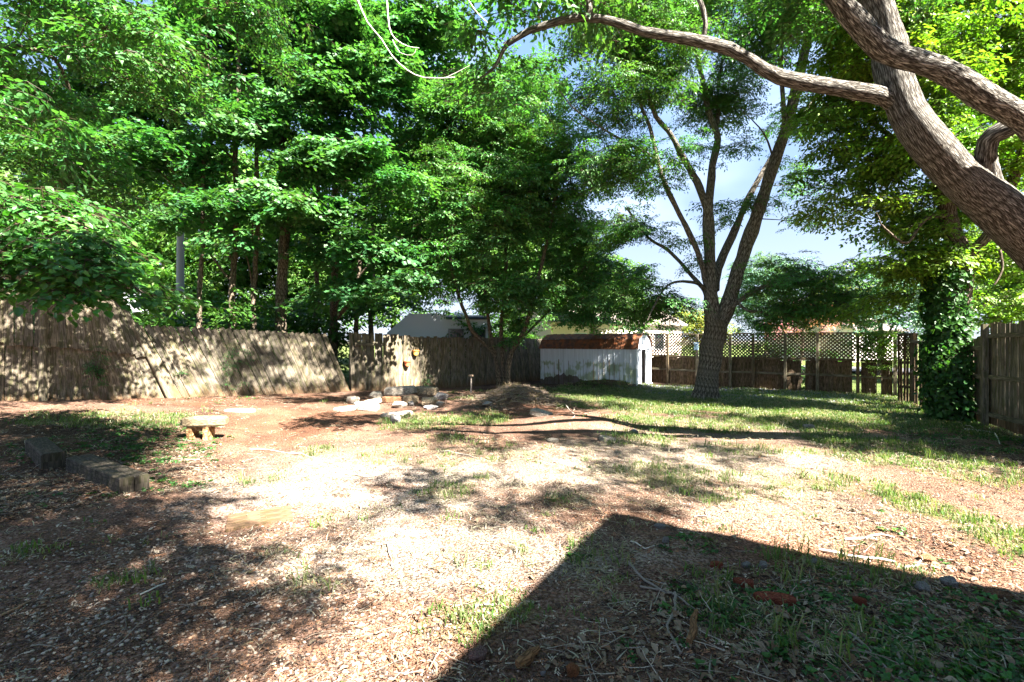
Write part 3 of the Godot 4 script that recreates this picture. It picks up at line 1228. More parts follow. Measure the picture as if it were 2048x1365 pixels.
func board_fence() -> void:
	# tall patched run, two tiers of boards
	var f := thing("patched_board_fence", "tall grey two-tier board fence sagging beside its round posts", "fence", on_fence(0.5))
	var t := -1.6
	while t < 2.95:
		var q := clampf(t / 2.95, 0.0, 1.0)
		var w := rng.randf_range(0.125, 0.15)
		var lean := lerpf(0.02, 0.16, q * q)
		var sink := -0.05
		board(f, on_fence(t) + Vector3(0, sink, 0), FDIR, FNRM, w, 1.30 + rng.randf_range(-0.03, 0.02) + 0.05 * q, lean, rng.randf_range(-0.012, 0.012) + rack(t))
		t += w + 0.004
	t = -1.6
	while t < 2.85:
		var q := clampf(t / 2.95, 0.0, 1.0)
		var w := rng.randf_range(0.13, 0.155)
		var lean := lerpf(0.02, 0.17, q * q)
		var up := (Vector3.UP * cos(lean) - FNRM * sin(lean)) * cos(rack(t)) - FDIR * sin(rack(t))
		var top := lerpf(3.2, 2.72, q) + rng.randf_range(-0.05, 0.05)
		var low := lerpf(1.20, 1.10, q) + rng.randf_range(-0.03, 0.03)
		board(f, on_fence(t) + up * low + FNRM * 0.075, FDIR, FNRM, w, top - low, lean, rng.randf_range(-0.012, 0.012) + rack(t), false, "upper_board")
		t += w + rng.randf_range(0.003, 0.009)
	for e in [[0.66, 2.75, 0.02], [3.0, 2.85, 0.17]]:
		var up := (Vector3.UP * cos(e[2]) - FNRM * sin(e[2])) * cos(rack(e[0])) - FDIR * sin(rack(e[0]))
		var p := on_fence(e[0]) + FNRM * 0.11
		var pm := MB.new()
		pm.tube(PackedVector3Array([Vector3(0, -0.2, 0), up * e[1] * 0.5, up * e[1]]), PackedFloat32Array([0.075, 0.07, 0.065]), 10, Color.WHITE, 0.04, true)
		obj("post", pm.mesh(), M.post, f, Transform3D(Basis(), p - f.position))
	bar(f, "rail", on_fence(-1.6) + Vector3(0, 2.85, 0) + FNRM * 0.08, on_fence(0.8) + Vector3(0, 2.75, 0) + FNRM * 0.08, 0.04, 0.09, M.post, FNRM)
	bar(f, "rail", on_fence(1.4) + Vector3(0, 2.62, 0) - FDIR * 0.3 - FNRM * 0.02, on_fence(2.95) + Vector3(0, 2.42, 0) - FDIR * 0.85 - FNRM * 0.36, 0.04, 0.09, M.post, FNRM)
	# leaning run
	var g := thing("leaning_board_fence", "weathered board fence run leaning back under the maples", "fence", on_fence(5.2))
	t = 2.98
	while t < 7.6:
		var w := rng.randf_range(0.13, 0.15)
		var q := (t - 2.98) / 4.6
		board(g, on_fence(t) + Vector3(0, -0.05, 0), FDIR, FNRM, w, 2.08 + rng.randf_range(-0.02, 0.02) - 0.06 * q, 0.17, rack(t) + rng.randf_range(-0.006, 0.006))
		t += w / cos(rack(t)) + rng.randf_range(0.004, 0.011)
	for e in [0.45, 1.45]:
		var ups := Vector3.UP * cos(0.17) - FNRM * sin(0.17) - FDIR * 0.4
		bar(g, "rail", on_fence(3.0) + ups * e - FNRM * 0.05, on_fence(7.5) + ups * e - FNRM * 0.05, 0.04, 0.09, M.post, FNRM)
	# upright run to the corner behind the shed
	var u := thing("upright_board_fence", "weathered upright board fence run with two hanging pots", "fence", on_fence(11.0))
	t = 7.72
	while t < 19.6:
		var w := rng.randf_range(0.128, 0.15)
		var lean := 0.0
		if t < 9.0:
			lean = lerpf(0.10, 0.0, (t - 7.7) / 1.3)
		if t > 14.3:
			lean = 0.16
		board(u, on_fence(t) + Vector3(0, -0.05, 0), FDIR, FNRM, w, 1.93 + rng.randf_range(-0.025, 0.025), lean, rng.randf_range(-0.01, 0.01))
		t += w + rng.randf_range(0.001, 0.008)
		if absf(t - 9.75) < 0.06:
			t += 0.05
	for e in [0.4, 1.5]:
		bar(u, "rail", on_fence(7.8) + Vector3(0, e, 0) - FNRM * 0.05, on_fence(14.2) + Vector3(0, e, 0) - FNRM * 0.05, 0.04, 0.09, M.post, FNRM)
	for e in [7.7, 10.1, 12.5, 14.6, 17.0]:
		bar(u, "post", on_fence(e) + Vector3(0, -0.3, 0) - FNRM * 0.13, on_fence(e) + Vector3(0, 1.85, 0) - FNRM * 0.13, 0.09, 0.09, M.post, FNRM)


const BDIR := Vector3(0.8212, 0, 0.5707)
const BNRM := Vector3(-0.5707, 0, 0.8212)


func on_back(t: float) -> Vector3:
	var p := Vector3(6.14, 0, -20.4) + BDIR * t
	p.y = gh(p.x, -p.z)
	return p


func lattice_panel(parent: Node3D, a: Vector3, dir: Vector3, nrm: Vector3, w: float, h: float, pitch: float, m: Material) -> void:
	var unit := BoxMesh.new()
	unit.size = Vector3.ONE
	var panel := Node3D.new()
	panel.name = "lattice_panel"
	parent.add_child(panel, true)
	panel.position = a - parent.position
	for lay in 2:
		var c := -h + pitch * 0.5
		while c < w:
			# line x - y = c (or mirrored), clipped to the panel
			var x0 := maxf(0.0, c)
			var x1 := minf(w, c + h)
			if x1 - x0 > 0.04:
				var p := Vector2(x0, x0 - c)
				var q := Vector2(x1, x1 - c)
				if lay == 1:
					p.x = w - p.x
					q.x = w - q.x
				var pa := dir * p.x + Vector3.UP * p.y + nrm * (lay * 0.0075)
				var pb := dir * q.x + Vector3.UP * q.y + nrm * (lay * 0.0075)
				var y := (pb - pa).normalized()
				var bs := Basis(nrm.cross(y).normalized() * 0.046, y * pa.distance_to(pb), nrm * 0.007)
				obj("slat", unit, m, panel, Transform3D(bs, (pa + pb) * 0.5))
			c += pitch


func lattice_fence() -> void:
	var f := thing("lattice_topped_fence", "brown board fence topped with diagonal lattice behind the forked oak", "fence", on_back(4.0))
	var posts := [-2.6, -1.4, -0.35, 0.56, 1.75, 3.0, 3.81, 4.88, 5.88, 7.05, 8.05]
	for k in posts.size():
		var p := on_back(posts[k])
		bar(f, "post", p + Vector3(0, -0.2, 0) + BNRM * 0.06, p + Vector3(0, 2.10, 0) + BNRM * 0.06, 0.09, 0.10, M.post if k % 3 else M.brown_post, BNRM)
	for k in posts.size() - 1:
		var t0: float = posts[k] + 0.06
		var t1: float = posts[k + 1] - 0.06
		var a := on_back(t0)
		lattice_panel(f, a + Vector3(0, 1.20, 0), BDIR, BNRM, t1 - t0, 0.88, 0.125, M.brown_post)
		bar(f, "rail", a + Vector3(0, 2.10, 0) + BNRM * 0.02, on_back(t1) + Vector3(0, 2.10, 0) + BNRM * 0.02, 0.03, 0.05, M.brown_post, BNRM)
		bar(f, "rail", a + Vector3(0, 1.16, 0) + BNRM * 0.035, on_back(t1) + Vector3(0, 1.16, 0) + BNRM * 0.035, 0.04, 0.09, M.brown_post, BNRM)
		bar(f, "rail", a + Vector3(0, 0.60, 0) + BNRM * 0.035, on_back(t1) + Vector3(0, 0.60, 0) + BNRM * 0.035, 0.04, 0.08, M.post, BNRM)
	var t := -2.6
	while t < 8.0:
		var w := rng.randf_range(0.12, 0.145)
		if not (t > 6.95 and t < 7.22 or t > 7.55 and t < 7.72 or t > 5.42 and t < 5.52):
			var sink := rng.randf_range(-0.08, 0.0)
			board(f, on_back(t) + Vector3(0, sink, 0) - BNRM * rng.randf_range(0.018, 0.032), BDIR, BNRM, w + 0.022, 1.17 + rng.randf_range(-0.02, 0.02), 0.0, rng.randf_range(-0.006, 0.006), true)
		t += w + rng.randf_range(0.0, 0.010)
	# short leftover boards leaning in front
	for e in [5.05, 5.3, 5.6]:
		board(f, on_back(e) + BNRM * 0.2, BDIR, BNRM, 0.12, 0.55, 0.25, rng.randf_range(-0.2, 0.2), true, "loose_board")


const SDIR := Vector3(-0.437, 0, 0.8995)
const SNRM := Vector3(-0.8995, 0, -0.437)


func side_fence() -> void:
	# gate leaf with lattice, standing at the corner
	var p0 := on_back(8.15)
	var g := thing("garden_gate", "sagging plank gate with narrow lattice panel by the ivy tree", "gate", P(1826, 682, 13.4) * Vector3(1, 0, 1))
	var a := P(1797, 682, 14.0)
	a.y = gh(a.x, -a.z)
	var b := P(1826, 682, 13.4)
	b.y = gh(b.x, -b.z)
	var dir := (b - a)
	dir.y = 0
	var wid := dir.length()
	dir = dir.normalized()
	var nrm := Vector3(dir.z, 0, -dir.x)
	if nrm.z < 0.0:
		nrm = -nrm
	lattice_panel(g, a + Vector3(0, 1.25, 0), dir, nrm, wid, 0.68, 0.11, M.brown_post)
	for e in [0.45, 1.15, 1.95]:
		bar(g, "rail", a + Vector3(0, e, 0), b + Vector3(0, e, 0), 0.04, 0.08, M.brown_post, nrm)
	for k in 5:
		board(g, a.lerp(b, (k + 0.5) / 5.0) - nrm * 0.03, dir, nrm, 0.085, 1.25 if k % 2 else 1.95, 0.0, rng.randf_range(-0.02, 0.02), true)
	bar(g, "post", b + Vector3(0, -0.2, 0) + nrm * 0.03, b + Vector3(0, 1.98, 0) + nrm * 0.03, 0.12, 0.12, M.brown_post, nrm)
	var c := P(1872, 682, 12.2)
	c.y = gh(c.x, -c.z)
	var dir2 := (c - b)
	dir2.y = 0
	dir2 = dir2.normalized()
	var n2 := Vector3(dir2.z, 0, -dir2.x)
	if n2.x > 0.0:
		n2 = -n2
	for k in 9:
		if k != 5 and k != 2:
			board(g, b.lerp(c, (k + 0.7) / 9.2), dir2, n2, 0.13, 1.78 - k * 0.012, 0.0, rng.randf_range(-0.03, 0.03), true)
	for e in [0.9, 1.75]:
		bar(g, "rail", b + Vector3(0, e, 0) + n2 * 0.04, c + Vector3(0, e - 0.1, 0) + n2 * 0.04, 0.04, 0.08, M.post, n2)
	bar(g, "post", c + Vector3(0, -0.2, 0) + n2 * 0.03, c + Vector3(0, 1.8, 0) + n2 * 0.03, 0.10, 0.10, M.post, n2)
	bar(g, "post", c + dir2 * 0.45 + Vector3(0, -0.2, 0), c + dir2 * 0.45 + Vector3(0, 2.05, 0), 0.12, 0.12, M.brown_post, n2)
	# stepped panels along the side
	var f := thing("side_board_fence", "grey board fence panels stepping up beside the ivy tree, rails showing", "fence", V(9.4, 0, 9.4))
	var s0 := V(9.87, 0, 10.3)
	var runs := [[0.0, 1.05, 1.80], [1.05, 2.9, 2.02], [2.9, 5.2, 2.10]]
	for r in runs:
		var t: float = r[0]
		while t < r[1] - 0.05:
			var w := rng.randf_range(0.13, 0.15)
			var p: Vector3 = s0 + SDIR * (t + w / 2)
			p.y = gh(p.x, -p.z)
			board(f, p - SNRM * 0.03 + Vector3(0, 0.05, 0), SDIR, SNRM, w, r[2] - 0.05 + rng.randf_range(-0.02, 0.02), 0.0, rng.randf_range(-0.01, 0.01))
			t += w + rng.randf_range(0.006, 0.022)
		var pa: Vector3 = s0 + SDIR * r[0]
		var pb: Vector3 = s0 + SDIR * r[1]
		pa.y = gh(pa.x, -pa.z)
		pb.y = gh(pb.x, -pb.z)
		for e in [0.25, 0.98, r[2] - 0.24]:
			bar(f, "rail", pa + Vector3(0, e, 0) + SNRM * 0.02, pb + Vector3(0, e, 0) + SNRM * 0.02, 0.04, 0.085, M.post, SNRM)
		bar(f, "post", pa + Vector3(0, -0.2, 0) + SNRM * 0.07, pa + Vector3(0, r[2], 0) + SNRM * 0.07, 0.10, 0.10, M.post, SNRM)


# ---------------------------------------------------------------- shed
func shed() -> void:
	var c := V(4.62, 0, 17.6)
	c.y = gh(c.x, 17.6) - 0.02
	c.y = -0.20
	var u := Vector3(-0.866, 0, -0.5)   # along the long side, away from the corner
	var w := Vector3(0.5, 0, -0.866)    # along the gable end
	var ln := 3.98
	var wd := 2.2
	var eh := 1.47
	var s := thing("metal_shed", "white metal garden shed with rusty brown barn roof and open door", "shed", c)
	# stained paint, run along the wall: green algae, rust runs under the ribs
	var im := Image.create(640, 256, false, Image.FORMAT_RGB8)
	var f := FastNoiseLite.new()
	f.seed = 12
	f.frequency = 1.0
	f.fractal_octaves = 3
	for y in 256:
		var vy := 1.0 - y / 255.0
		for x in 640:
			var vx := x / 640.0 * ln
			var col := Color(0.80, 0.83, 0.86)
			var streak := f.get_noise_2d(vx * 22.0, vy * 0.6)
			var algae := f.get_noise_2d(vx * 2.2 + 9.0, vy * 2.4) + f.get_noise_2d(vx * 30.0, vy * 2.0) * 0.5
			var lim := 0.62 + 0.10 * f.get_noise_2d(vx * 16.0, 2.0)
			if vy < lim and algae > -0.10:
				col = col.lerp(Color(0.52, 0.58, 0.44), clampf((algae + 0.10) * 2.6, 0.0, 0.75))
			var rib := absf(fposmod(vx, 0.21) - 0.105)
			if vy < lim + 0.04 and rib > 0.085 and f.get_noise_2d(floorf(vx / 0.21) * 7.3, 40.0) > -0.05:
				col = col.lerp(Color(0.36, 0.27, 0.15), clampf(0.35 + streak * 1.6, 0.0, 0.85))
			var mud := 0.13 + 0.10 * f.get_noise_2d(vx * 3.0, 70.0) + 0.17 * exp(-pow((vx - 2.9) / 0.55, 2.0))
			if vy < mud + 0.02 * streak:
				col = col.lerp(Color(0.24, 0.18, 0.15), 0.75)
			col = col * (0.95 + 0.1 * streak)
			im.set_pixel(x, y, col)
	var wall_m := mat(Color.WHITE, 0.5, 0.4)
	wall_m.albedo_texture = ImageTexture.create_from_image(im)
	var white := mat(lin(0.62, 0.66, 0.70), 0.5, 0.4)
	var rust := mat(lin(0.25, 0.165, 0.12), 0.8, 0.3)
	rust.albedo_texture = noise_tex(512, 0.012, FastNoiseLite.TYPE_SIMPLEX_SMOOTH, [[0.0, Color(0.52, 0.44, 0.40)], [0.5, Color(0.68, 0.60, 0.54)], [0.66, Color(1.0, 0.72, 0.50)], [1.0, Color(1.0, 0.66, 0.40)]], 77, 5)
	rust.uv1_triplanar = true
	rust.uv1_scale = Vector3(0.7, 0.7, 0.7)
	var out_l := -w
	# ribbed long wall, panel by panel
	var n := 19
	for k in n:
		var mb := MB.new()
		var step := ln / n
		var prof := [[0.0, 0.0], [0.012, 0.014], [0.034, 0.014], [0.046, 0.0], [step, 0.0]]
		for j in 4:
			var x0: float = k * step + prof[j][0]
			var x1: float = k * step + prof[j + 1][0]
			var a: Vector3 = u * x0 + out_l * prof[j][1]
			var b: Vector3 = u * x1 + out_l * prof[j + 1][1]
			mb.quad(a, b, b + Vector3(0, eh, 0), a + Vector3(0, eh, 0), out_l, Color.WHITE, [Vector2(x0 / ln, 1), Vector2(x1 / ln, 1), Vector2(x1 / ln, 0), Vector2(x0 / ln, 0)])
		obj("wall_panel", mb.mesh(), wall_m, s)
	# other walls
	var back := MB.new()
	back.quad(w * wd, w * wd + u * ln, w * wd + u * ln + Vector3(0, eh, 0), w * wd + Vector3(0, eh, 0), w, Color.WHITE)
	obj("back_wall", back.mesh(), white, s)
	var pts := [Vector2(0, eh), Vector2(0.24, eh + 0.34), Vector2(0.75, eh + 0.54), Vector2(1.1, eh + 0.56), Vector2(1.45, eh + 0.54), Vector2(1.96, eh + 0.34), Vector2(2.2, eh)]
	for e in 2:
		var gb := MB.new()
		var o := -u if e == 0 else u
		var at := Vector3.ZERO if e == 0 else u * ln
		var kc := gb.add(at + w * 1.1 + Vector3(0, eh, 0), o, Vector2.ZERO, Color.WHITE)
		for p in pts:
			gb.add(at + w * p.x + Vector3(0, p.y, 0), o, Vector2(p.x, p.y), Color.WHITE)
		for k in pts.size() - 1:
			gb.face(kc, kc + 1 + k, kc + 2 + k)
		if e == 1:
			gb.quad(at, at + w * wd, at + w * wd + Vector3(0, eh, 0), at + Vector3(0, eh, 0), o, Color.WHITE)
		obj("gable", gb.mesh(), white, s)
	# front end: panels either side of the doorway
	for seg in [[0.0, 0.55], [1.25, 2.2]]:
		var k0: float = seg[0]
		while k0 < seg[1] - 0.02:
			var mb := MB.new()
			var st := 0.16
			var k1 := minf(k0 + st, seg[1])
			var prof := [[k0, 0.0], [k0 + 0.012, 0.012], [k0 + 0.03, 0.012], [k0 + 0.042, 0.0], [k1, 0.0]]
			for j in 4:
				var a: Vector3 = w * prof[j][0] - u * prof[j][1]
				var b: Vector3 = w * prof[j + 1][0] - u * prof[j + 1][1]
				mb.quad(a, b, b + Vector3(0, eh, 0), a + Vector3(0, eh, 0), -u, Color.WHITE)
			obj("end_panel", mb.mesh(), white, s)
			k0 += st
	# sliding door leaf standing half open
	var door := MB.new()
	door.box(Transform3D(Basis(w, Vector3.UP, w.cross(Vector3.UP)), w * 1.55 - u * 0.035 + Vector3(0, 0.72, 0)), Vector3(0.62, 1.40, 0.02))
	var dr := obj("door", door.mesh(), white, s)
	var hd := MB.new()
	hd.box(Transform3D(Basis(w, Vector3.UP, w.cross(Vector3.UP)), w * 1.30 - u * 0.06 + Vector3(0, 0.75, 0)), Vector3(0.03, 0.14, 0.03))
	obj("handle", hd.mesh(), mat(lin(0.05, 0.05, 0.05), 0.5), dr)
	for e in [[0.53, 0.06], [1.24, 0.06]]:
		bar(s, "door_frame", s.position + w * e[0] - u * 0.02 + Vector3(0, 0.02, 0), s.position + w * e[0] - u * 0.02 + Vector3(0, eh, 0), 0.04, e[1], white, -u)
	bar(s, "door_track", s.position - u * 0.03 + Vector3(0, eh - 0.02, 0), s.position - u * 0.03 + w * wd + Vector3(0, eh - 0.02, 0), 0.06, 0.06, white, -u)
	bar(s, "sill", s.position - u * 0.03 + Vector3(0, 0.02, 0), s.position - u * 0.03 + w * wd + Vector3(0, 0.02, 0), 0.06, 0.05, white, -u)
	bar(s, "corner_trim", s.position + Vector3(0, 0, 0) - u * 0.01 - w * 0.01, s.position - u * 0.01 - w * 0.01 + Vector3(0, eh, 0), 0.05, 0.05, white, -u)
	# floor so the inside reads dark
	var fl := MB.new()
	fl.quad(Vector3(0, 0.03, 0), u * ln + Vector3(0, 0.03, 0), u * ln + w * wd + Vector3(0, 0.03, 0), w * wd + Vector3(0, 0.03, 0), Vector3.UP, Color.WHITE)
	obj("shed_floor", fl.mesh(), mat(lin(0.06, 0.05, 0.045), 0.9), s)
	# roof sheets with raised seams
	var over := 0.06
	var sheets := 13
	for j in pts.size() - 1:
		var p: Vector2 = pts[j]
		var q: Vector2 = pts[j + 1]
		if j == 0:
			p = p + (p - q).normalized() * 0.05
		if j == pts.size() - 2:
			q = q + (q - p).normalized() * 0.05
		for k in sheets:
			if j > 2 and k > 0:
				continue
			var x0 := -over + (ln + over * 2) * k / sheets
			var x1 := -over + (ln + over * 2) * (k + 1) / sheets
			if j > 2:
				x1 = ln + over
			var nn := (w * (p.y - q.y) + Vector3.UP * (q.x - p.x)).normalized()
			var mb := MB.new()
			var pr := [[x0, 0.012], [x0 + 0.012, 0.03], [x0 + 0.03, 0.03], [x0 + 0.042, 0.012], [x1, 0.012]]
			for z in 4:
				var a0: Vector3 = u * pr[z][0] + w * p.x + Vector3(0, p.y, 0) + nn * pr[z][1]
				var a1: Vector3 = u * pr[z + 1][0] + w * p.x + Vector3(0, p.y, 0) + nn * pr[z + 1][1]
				var b0: Vector3 = u * pr[z][0] + w * q.x + Vector3(0, q.y, 0) + nn * pr[z][1]
				var b1: Vector3 = u * pr[z + 1][0] + w * q.x + Vector3(0, q.y, 0) + nn * pr[z + 1][1]
				mb.quad(a0, a1, b1, b0, nn, Color.WHITE)
			obj("roof_sheet", mb.mesh(), rust, s)
	# grey gravel apron is part of the ground; a mud bank lies against the wall there


# ---------------------------------------------------------------- trees
func oak() -> void:
	var d := 14.1
	var base := P(1410, 800, d)
	base.y = gh(base.x, d) - 0.1
	var t := tree("oak_tree", "big forked oak with ridged grey trunk before the lattice fence", base)
	limb(t, [base, P(1416, 745, d), P(1424, 700, d), P(1432, 640, d)], 0.33, 0.28, 18, 0.02, 0.35)
	limb(t, L([[1428, 690], [1424, 640], [1422, 590], [1420, 530], [1418, 480], [1416, 420]], d), 0.222, 0.148, 14)
	limb(t, L([[1418, 430], [1400, 375], [1388, 352], [1360, 305, 13.6], [1336, 262, 13.3], [1312, 233, 13.0], [1290, 170, 12.7]], d), 0.126, 0.047, 10)
	limb(t, L([[1417, 430], [1419, 400], [1426, 333], [1436, 281], [1431, 262], [1417, 224], [1405, 160], [1390, 90], [1375, 10], [1360, -90]], d), 0.126, 0.039, 10)
	limb(t, L([[1432, 275], [1438, 214, 14.4], [1437, 165, 14.6], [1450, 90, 14.9], [1455, 0, 15.2]], d), 0.067, 0.023, 8)
	limb(t, L([[1432, 690], [1440, 650], [1455, 614], [1478, 538], [1512, 438, 13.9], [1540, 352, 13.8], [1569, 267, 13.6], [1593, 181, 13.5], [1617, 76, 13.4], [1640, 0, 13.3], [1660, -120, 13.2]], d), 0.229, 0.101, 14)
	limb(t, L([[1567, 270, 13.6], [1569, 228], [1564, 157], [1562, 80], [1560, 0], [1555, -100]], 13.4), 0.074, 0.039, 8)
	limb(t, L([[1428, 580], [1436, 538, 14.4], [1464, 476, 14.6], [1493, 405, 14.8], [1526, 343, 14.9], [1560, 290, 15.0], [1600, 240, 15.1], [1640, 180, 15.3]], 14.2), 0.141, 0.047, 10)
	limb(t, L([[1418, 600], [1412, 566], [1398, 514, 13.8], [1360, 428, 13.4], [1326, 357, 13.1], [1312, 310, 13.0], [1298, 248, 12.9], [1283, 214, 12.8], [1262, 150, 12.7], [1250, 90, 12.6]], d), 0.096, 0.035, 10)
	limb(t, L([[1314, 319, 13.0], [1280, 300], [1245, 281], [1198, 252], [1150, 219], [1120, 180]], 12.8), 0.044, 0.016, 7)
	limb(t, L([[1414, 600], [1410, 581], [1379, 547, 14.6], [1336, 500, 15.0], [1298, 476, 15.2], [1255, 419, 15.4]], 14.2), 0.081, 0.031, 8)
	limb(t, L([[1410, 575], [1383, 564, 13.6], [1336, 571, 13.2], [1307, 614, 13.0], [1296, 642, 12.9]], 14.0), 0.052, 0.020, 7)
	limb(t, L([[1452, 640], [1464, 614, 13.8], [1512, 581, 13.4], [1555, 567, 13.1], [1617, 564, 12.8], [1626, 600, 12.7], [1640, 640, 12.6]], d), 0.089, 0.027, 9)
	limb(t, L([[1475, 605, 13.7], [1495, 622], [1525, 625], [1550, 640], [1572, 668]], 13.4), 0.044, 0.016, 7)
	limb(t, L([[1545, 310, 13.7], [1530, 270], [1505, 240], [1480, 215]], 13.4), 0.030, 0.009, 6)
	var bl := B([[1230, 50, 110, 60, 12.8, 1.3], [1330, 120, 80, 60, 13.0, 1.2], [1240, 180, 90, 60, 12.8, 1.3], [1340, 30, 90, 40, 13.2, 1.2], [1290, 330, 60, 50, 13.1, 1.0], [1205, 330, 70, 60, 12.9, 1.1, 0.8], [1440, 190, 70, 60, 14.4, 1.2], [1500, 90, 80, 60, 14.2, 1.3, 0.9],
		[1560, 30, 80, 40, 13.5, 1.2, 0.8], [1400, 290, 34, 26, 13.8, 0.7, 0.6], [1470, 300, 60, 30, 13.8, 0.8, 0.5], [1520, 400, 40, 30, 14.0, 0.8, 0.35], [1450, 420, 40, 20, 14.5, 0.8, 0.3], [1600, 330, 50, 40, 14.6, 0.8, 0.45], [1590, 430, 40, 30, 14.2, 0.8, 0.35], [1620, 230, 50, 50, 14.6, 1.0, 0.7],
		[1600, 600, 100, 50, 13.0, 1.3, 1.2], [1560, 550, 70, 30, 13.4, 1.0], [1660, 585, 60, 50, 12.9, 1.1], [1330, 610, 55, 40, 13.2, 1.0, 0.9], [1270, 600, 60, 60, 13.6, 1.0], [1250, 450, 60, 50, 15.2, 1.0, 0.9], [1320, 470, 40, 30, 14.8, 0.7, 0.5], [1500, 640, 60, 20, 13.4, 0.9, 0.9], [1390, 500, 30, 30, 14.2, 0.6, 0.3]])
	# the rest of the crown, above the picture
	for e in [[4.0, 11.6, 13.0, 1.8], [6.5, 12.6, 13.6, 2.0], [8.6, 11.6, 13.4, 1.8], [5.4, 13.6, 15.0, 1.8]]:
		bl.append([V(e[0], e[1], e[2]), Vector3(e[3], e[3] * 0.6, e[3]), 0.55])
	crown(t, bl, "oak", 0.60)
	finish(t, "bark_oak")


func leaning_tree() -> void:
	var base := V(8.3, 0, 7.0)
	base.y = gh(8.3, 7.0) - 0.1
	var t := tree("leaning_tree", "thick grey leaning tree with long bare limb reaching over the yard", base)
	var d := 6.0
	limb(t, [base, V(8.2, 1.0, 6.95), V(7.8, 1.9, 6.7), P(2125, 545, 6.4), P(2030, 445, 6.2), P(1900, 335, 6.05), P(1832, 255, 6.0), P(1800, 195, 6.0), P(1785, 130, 6.0), P(1772, 60, 6.0), P(1740, -40, 5.9), P(1700, -160, 5.8), P(1690, -320, 5.8)], 0.37, 0.12, 22, 0.05, 0.45)
	limb(t, L([[1850, 285], [1815, 232], [1772, 197], [1720, 185, 5.95], [1640, 170, 5.9], [1560, 155, 5.85], [1450, 105, 5.8], [1330, 70, 5.8], [1200, 38, 5.8], [1120, 40, 5.85], [1060, 58, 5.9], [1012, 92, 6.0]], d), 0.118, 0.036, 14, 0.06, 0.35)
	limb(t, L([[1012, 92], [1000, 118], [985, 140], [960, 155]], 6.0), 0.03, 0.01, 6)
	limb(t, L([[1180, 36], [1176, 0], [1160, -60], [1120, -160]], 5.8), 0.045, 0.02, 7)
	limb(t, L([[1405, 78, 5.8], [1410, 50], [1402, 10], [1380, -40], [1350, -120]], 5.75), 0.035, 0.012, 6)
	# second limb crossing the corner
	limb(t, [V(8.0, 1.6, 6.8), V(7.5, 2.9, 6.1), P(2110, 300, 5.6), P(2048, 238, 5.4), P(1960, 190, 5.3), P(1870, 128, 5.2), P(1800, 108, 5.2), P(1735, 60, 5.1), P(1680, 0, 5.0), P(1600, -90, 4.9), P(1520, -220, 4.8)], 0.19, 0.085, 16, 0.07)
	limb(t, [P(1700, -170, 5.8), V(4.7, 7.9, 4.0), V(5.2, 8.3, 1.6), V(5.6, 8.6, -0.6)], 0.045, 0.012, 8, 0.2)
	# knobbly stub
	limb(t, L([[1985, 400, 6.1], [1975, 330, 6.0], [1978, 285, 5.9], [2010, 262, 5.8], [2060, 240, 5.7]], 6.0), 0.125, 0.10, 14, 0.06, 0.2)
	var bl := []
	for e in [[4.6, 7.4, 7.4, 1.3], [5.0, 8.4, 6.2, 1.7], [0.2, 8.0, 7.6, 1.4], [3.6, 9.6, 7.6, 1.8], [6.6, 8.2, 7.6, 1.6], [2.0, 9.0, 9.0, 1.6], [5.4, 9.8, 9.2, 1.7], [-1.0, 9.8, 8.4, 1.4], [-2.8, 9.7, 8.2, 1.3], [0.6, 10.2, 9.0, 1.4], [-1.6, 10.4, 9.6, 1.3]]:
		bl.append([V(e[0], e[1], e[2]), Vector3(e[3], e[3] * 0.55, e[3]), 0.8])
	for e in [[4.6, 8.6, 1.9, 0.55], [5.0, 8.6, -0.3, 0.5], [7.3, 8.7, 0.3, 0.5], [7.2, 8.6, 2.2, 0.7], [5.9, 8.7, -0.9, 0.45], [4.1, 8.6, 3.1, 0.6], [6.0, 8.5, 2.6, 0.5], [8.4, 8.6, 1.6, 0.6]]:
		bl.append([V(e[0], e[1], e[2]), Vector3(e[3], e[3] * 0.5, e[3]), 1.0])
	bl += B([[1060, 15, 70, 26, 6.2, 0.5, 0.5], [990, 130, 40, 40, 6.4, 0.4, 0.35], [1180, 10, 80, 20, 6.2, 0.5, 0.5]])
	crown(t, bl, "oval", 0.85)
	finish(t, "bark_grey")


